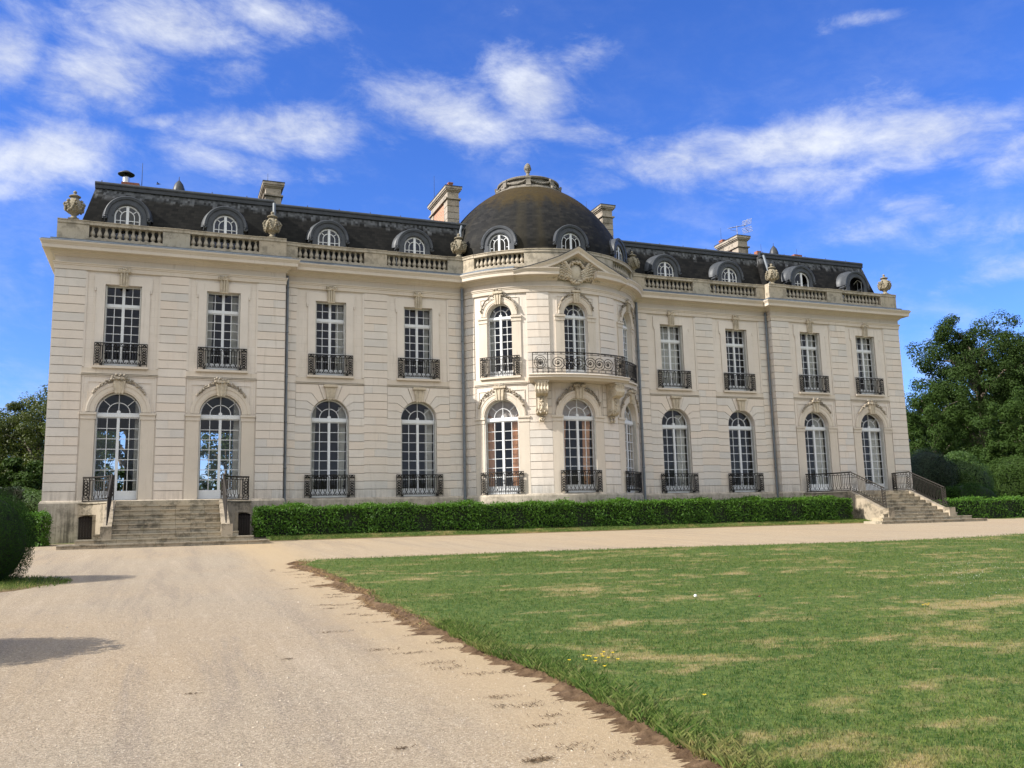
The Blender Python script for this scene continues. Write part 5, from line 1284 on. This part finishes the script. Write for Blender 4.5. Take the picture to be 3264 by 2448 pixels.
# bird over the left roof
d = ray(342, 398); p_ = Vector((CX, CY, 0))+d*46; t = thing('bird', 'small dark bird flying over the left roof ridge', 'bird', p_)
b = MB(); b.tube([(-.11, 0, 0), (-.05, 0, .01), (.04, 0, .012), (.10, 0, .02), (.135, 0, .018)], [.008, .030, .032, .022, .004], 7)
bd = b.build('body', 'bird', t)
for sg in (-1, 1): b = MB(); b.poly([(.05, 0, .02), (.03, sg*.10, .08), (-.03, sg*.20, .05), (-.05, sg*.19, .05), (-.03, sg*.08, .06), (-.04, 0, .015)]); b.build('wing', 'bird', t)
t.rotation_euler = (0, 0, 2.6)
# ================================================================== hedges, bushes, trees
def box_surface(g, n, x0, x1, y0, y1, z0, z1):
    """random points on front, top, ends of a clipped hedge"""
    dx, dy, dz = x1-x0, y1-y0, z1-z0; ar = np.array([dx*dz, dx*dy, dy*dz, dy*dz, dx*dz*.3]); c = g.choice(5, n, p=ar/ar.sum()); u, v = g.uniform(0, 1, n), g.uniform(0, 1, n)
    P = np.empty((n, 3)); N = np.zeros((n, 3))
    for k, (f, nv) in enumerate(((lambda u, v: (x0+dx*u, y0+0*u, z0+dz*v), (0, -1, .25)), (lambda u, v: (x0+dx*u, y0+dy*v, z1+0*u), (0, -.1, 1)), (lambda u, v: (x0+0*u, y0+dy*u, z0+dz*v), (-1, 0, .25)), (lambda u, v: (x1+0*u, y0+dy*u, z0+dz*v), (1, 0, .25)), (lambda u, v: (x0+dx*u, y1+0*u, z0+dz*v), (0, 1, .2)))):
        m_ = c == k; a = f(u[m_], v[m_]); P[m_] = np.stack([np.broadcast_to(q, m_.sum()) for q in a], -1); N[m_] = nv
    return P, N
def hedge(label, x0, x1, y0, y1, z0, z1, dens, size, seed, mat='laurel', group='clipped laurel hedges'):
    g = np.random.default_rng(seed); n = int(dens*((x1-x0)*(z1-z0)*1.3+(x1-x0)*(y1-y0)+2*(y1-y0)*(z1-z0))); P, N = box_surface(g, n, x0, x1, y0, y1, z0, z1)
    bul = .05*np.sin(P[:, 0]*1.7+seed)+.04*np.sin(P[:, 0]*4.3)+.03*np.sin(P[:, 2]*6+P[:, 0]*2.6)
    P += N/np.linalg.norm(N, axis=1)[:, None]*(bul+g.normal(-.03, .055, n))[:, None]
    # rounded corners
    c = np.array([(x0+x1)/2, (y0+y1)/2, z0]); hx, hy = (x1-x0)/2, (y1-y0)/2
    k = np.clip((np.abs(P[:, 1]-c[1])/hy-.6)/.4, 0, 1)*np.clip((P[:, 2]-z0)/(z1-z0)-.75, 0, .25)*4; P[:, 2] -= .06*k
    P[:, 2] = np.maximum(P[:, 2], z0+.01)
    t = thing('hedge', label, 'hedge', (0, 0, 0), group)
    V, F_, r_ = leaf_cloud(P, N, size, .55, .5, seed)
    # top leaves coloured paler: light on the hedge top put into the colour
    top = N[:, 2] > .8; r_[top] = np.clip(r_[top]*.7+.42, 0, 1)
    np_mesh('foliage', V, F_, mat, r_, t)
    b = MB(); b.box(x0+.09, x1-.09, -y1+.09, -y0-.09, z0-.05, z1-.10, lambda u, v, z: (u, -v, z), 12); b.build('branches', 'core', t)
    return t
hedge('long dark laurel hedge in front of the chateau between the two stairs', -14.40, 14.75, -3.60, -2.25, -.42, .70, 560, .105, 5)
hedge('laurel hedge starting right of the right-hand staircase', 21.5, 48, -3.6, -2.2, -.56, .52, 300, .11, 6)
hedge('short laurel hedge left of the left staircase by the plinth corner', -30, -21.75, -3.2, -1.9, -.62, .62, 520, .10, 7)
hedge('tall dark hedge behind the left corner of the chateau', -60, -23.4, 2.0, 4.5, -.5, 1.85, 130, .13, 8, 'yew', 'background hedges')
def lump(g, n, c, r, e=1.0, under=-1.):
    d = g.normal(0, 1, (n, 3)); d /= np.linalg.norm(d, axis=1)[:, None]; d = d[d[:, 2] > under]
    return np.array(c)+d*np.array(r)*(g.uniform(.82, 1.06, (len(d), 1))**e), d
def bush(label, cat, c, r, n, size, mat, seed, group=None, name='bush', lumps=0, core=True, under=-1., jit=.6):
    g = np.random.default_rng(seed); t = thing(name, label, cat, (c[0], c[1], 0), group); P, N = lump(g, n, (0, 0, c[2]), r, 1., under)
    if lumps:
        parts = [(P, N)]
        for k in range(lumps):
            d = g.normal(0, 1, 3); d /= np.linalg.norm(d); d[2] = abs(d[2])*.9; s = g.uniform(.28, .5)
            parts.append(lump(g, int(n*s*s*.9), np.array([0, 0, c[2]])+d*np.array(r)*g.uniform(.62, .92), np.array(r)*s))
        P = np.concatenate([p for p, _ in parts]); N = np.concatenate([q for _, q in parts])
    else: P += N*(.03*np.sin(P[:, 0:1]*7+seed)+.03*np.sin(P[:, 2:3]*8+P[:, 1:2]*5))
    V, F_, r_ = leaf_cloud(P, N, size, jit, .55, seed); np_mesh('foliage', V, F_, mat, r_, t)
    if core:
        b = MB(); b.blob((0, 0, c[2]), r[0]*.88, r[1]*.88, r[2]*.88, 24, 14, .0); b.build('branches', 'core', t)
    return t
gz = float(ground_z(0, -18.6))
bush('large round clipped box bush at the left edge beside the drive', 'bush', (-21.31, -18.6, gz+.81), (1.10, 1.10, 1.10), 60000, .032, 'box', 21, 'clipped round bushes', 'clipped_bush', under=-.8, jit=.35)
bush('round clipped bush standing closest to the viewer left of the drive', 'bush', (-21.25, -28.0, float(ground_z(0, -28.0))+.81), (1.10, 1.10, 1.10), 9000, .08, 'box', 22, 'clipped round bushes', 'clipped_bush', under=-.8)
def tree(label, x, y, h, crown, trunk_h, mat, seed, nl=16, leaf=.30, n=26000, group='park trees', name='tree', lean=0., low=False):
    """crown: (rx, ry, z0, z1). limbs reach out of the trunk, leaf masses hang on their ends"""
    g = np.random.default_rng(seed); rs = random.Random(seed); z0g = -.5; t = thing(name, label, 'tree', (x, y, z0g), group); rx, ry, cz0, cz1 = crown
    b = MB(); top = cz0+(cz1-cz0)*.72; pts = [(0, 0, -.2)]; k0 = 7
    for k in range(1, k0): q = k/(k0-1); pts.append((lean*q+rs.uniform(-.12, .12)*h*.04, rs.uniform(-.1, .1)*h*.04, top*q))
    R0 = h*.024; b.tube(pts, [R0*(1.35 if k == 0 else 1)*(1-.8*k/(k0-1)) for k in range(k0)], 8)
    centres = []
    for k in range(nl):
        q = (k+.5)/nl; zc = cz0+(cz1-cz0)*(.12+.84*q); w = math.sqrt(max(.05, 1-((zc-(cz0+(cz1-cz0)*.42))/((cz1-cz0)*.62))**2)); a = k*2.4+rs.uniform(-.5, .5); rr = w*rs.uniform(.45, .86)
        centres.append((rx*rr*cos(a)+lean*q, ry*rr*sin(a), zc, rs.uniform(.26, .42)))
    centres.append((lean, 0, cz1-(cz1-cz0)*.14, .36))
    for (cx_, cy_, cz_, s) in centres:
        zb = max(trunk_h*.7, min(top*.95, cz_-math.hypot(cx_, cy_)*.7)); q = zb/top; p0 = Vector((lean*q, 0, zb)); p1 = Vector((cx_, cy_, cz_)); md = p0.lerp(p1, .55)+Vector((0, 0, .05*h))
        b.tube([p0, md, p1], [R0*.42, R0*.26, R0*.10], 6)
    b.build('trunk', 'bark', t)
    PP, NN = [], []; per = n/len(centres)
    for (cx_, cy_, cz_, s) in centres:
        rad_ = np.array([rx*s*1.15, ry*s*1.15, (cz1-cz0)*s*.50]); sub = 9
        for _ in range(sub):                  # each mass is made of smaller tufts
            d = g.normal(0, 1, 3); d /= np.linalg.norm(d); c2 = np.array([cx_, cy_, cz_])+d*rad_*g.uniform(.45, 1.0); r2 = rad_*g.uniform(.26, .46)
            m_ = int(per/sub); e = g.normal(0, 1, (m_, 3)); e /= np.linalg.norm(e, axis=1)[:, None]; PP.append(c2+e*r2*(g.uniform(.25, 1.08, (m_, 1))**.6)); NN.append(e*1.0+np.array([0, 0, .3]))
    PP = np.concatenate(PP); NN = np.concatenate(NN)
    V, F_, r_ = leaf_cloud(PP, NN, leaf, .38, .6, seed); np_mesh('crown', V, F_, mat, r_*.7+.15, t)
    return t
def tree_px(label, px, topy, y, width, mat, seed, **kw):
    d = ray(px, topy); tt = (y-CY)/d.y; P = Vector((CX, CY, 0))+d*tt; h = P.z+.5; w = width
    cz0 = kw.pop('cz0', .18); return tree(label, P.x, y, h, (w, w*.9, h*cz0, h*.99), h*cz0*1.1, mat, seed, **kw)
# right-hand wood
tree_px('tall spreading oak right of the chateau with sky gaps in its crown', 2098, 712, 26, 7.2, 'oak', 31, nl=34, leaf=.22, n=84000, cz0=.30)
tree_px('tall oak cut by the right edge of the picture', 2250, 740, 24, 6.0, 'oak', 32, nl=26, leaf=.22, n=60000, cz0=.12)
tree_px('pale green tree hanging over the right edge behind the hedge', 2215, 860, 14, 4.6, 'oak2', 33, nl=22, leaf=.19, n=50000, cz0=.05)
tree_px('mid green tree close behind the right corner of the chateau', 2010, 840, 24, 4.6, 'oak2', 34, nl=20, leaf=.20, n=40000, cz0=.06)
tree_px('dark tree between the oak and the edge of the wood', 2130, 880, 34, 6.4, 'oak', 35, nl=20, leaf=.26, n=36000, cz0=.03)
tree_px('distant dark tree filling the gap right of the chateau wall', 1985, 905, 44, 7.0, 'oak', 36, nl=18, leaf=.42, n=18000, cz0=.02)
tree_px('distant tree behind the pale tree at the right edge', 2190, 800, 46, 8.5, 'oak', 37, nl=20, leaf=.45, n=20000, cz0=.02)
tree_px('distant tree seen low between the trunks of the right wood', 2080, 900, 52, 9.0, 'oak', 38, nl=16, leaf=.5, n=16000, cz0=.0)
def bush_px(label, px, topy, y, rx, mat, seed, n=9000, size=.13, lumps=10, group='shrubs right of the chateau', **kw):
    d = ray(px, topy); tt = (y-CY)/d.y; P = Vector((CX, CY, 0))+d*tt; rz = (P.z+.5)/2
    return bush(label, 'shrub', (P.x, y, rz-.5), (rx, rx*.9, rz), n, size, mat, seed, group, 'shrub', lumps, **kw)
bush_px('dark rounded yew against the right end of the chateau', 1998, 968, 9, 2.0, 'yew', 41, 12000, .11)
bush_px('light green rounded shrub right of the dark yew', 2070, 985, 9.5, 2.3, 'shrub', 42, 16000, .13, 16, jit=.8)
bush_px('low clipped mound of shrub in front of the light green shrub', 2092, 1043, 4.5, 1.9, 'box', 43, 9000, .10, 6)
bush_px('leafy shrub at the right edge above the hedge', 2200, 985, 12, 3.0, 'oak2', 44, 22000, .15, 22, jit=.9)
# left side
tree_px('dense sunlit tree with a ragged top behind the left corner of the chateau', 88, 868, 20, 4.3, 'conif', 51, nl=28, leaf=.15, n=70000, cz0=.02)
tree_px('dark tree at the far left edge', -25, 945, 30, 4.6, 'oak', 52, nl=18, leaf=.30, n=20000, cz0=.0)
tree_px('small shaded tree low at the left edge', 22, 1000, 14, 2.6, 'oak2', 53, nl=14, leaf=.2, n=16000, cz0=.0)
bush_px('yellow green shrub beside the left plinth of the chateau', 70, 1062, 6.0, 1.5, 'shrub', 54, 9000, .11, 8, 'shrubs left of the chateau')
# closing woods beyond (they read as one mass)
def far_wood(name, x0, x1, y, h, n, seed, lab):
    g = np.random.default_rng(seed); k = int((x1-x0)/3.2); PP, NN = [], []
    for i in range(k):
        cx_ = x0+(x1-x0)*(i+g.uniform(0, 1))/k; hh = h*g.uniform(.65, 1.1)
        for _ in range(7):
            c = np.array([cx_+g.normal(0, 2.0), y+g.normal(0, 3), hh*g.uniform(.08, .9)]); m_ = n//(k*7); e = g.normal(0, 1, (m_, 3)); e /= np.linalg.norm(e, axis=1)[:, None]; PP.append(c+e*np.array([2.4, 2.4, hh*.16])*g.uniform(.5, 1.05, (m_, 1))); NN.append(e+np.array([0, 0, .5]))
    PP, NN = np.concatenate(PP), np.concatenate(NN); V, F_, r_ = leaf_cloud(PP, NN, .75, .6, .6, seed); tag(np_mesh(name, V, F_, 'oak', r_), lab, kind='stuff')
far_wood('far_wood', 26, 150, 72, 11, 42000, 61, 'far dark wood closing the view on the right')
far_wood('far_wood', -110, -28, 66, 9, 26000, 62, 'far dark wood closing the view on the left')
far_wood('far_wood', -150, 120, -120, 11, 26000, 63, 'wood across the park facing the chateau')
tree('tree behind the chateau seen through the left pavilion doors', -20.2, 26, 9.5, (3.2, 3.0, 1.5, 9.2), 2.0, 'oak2', 71, nl=14, leaf=.24, n=9000)
tree('tree behind the chateau seen through the second glazed door', -13.5, 30, 9.0, (3.2, 3.0, 1.5, 8.8), 2.0, 'oak', 72, nl=14, leaf=.24, n=9000)
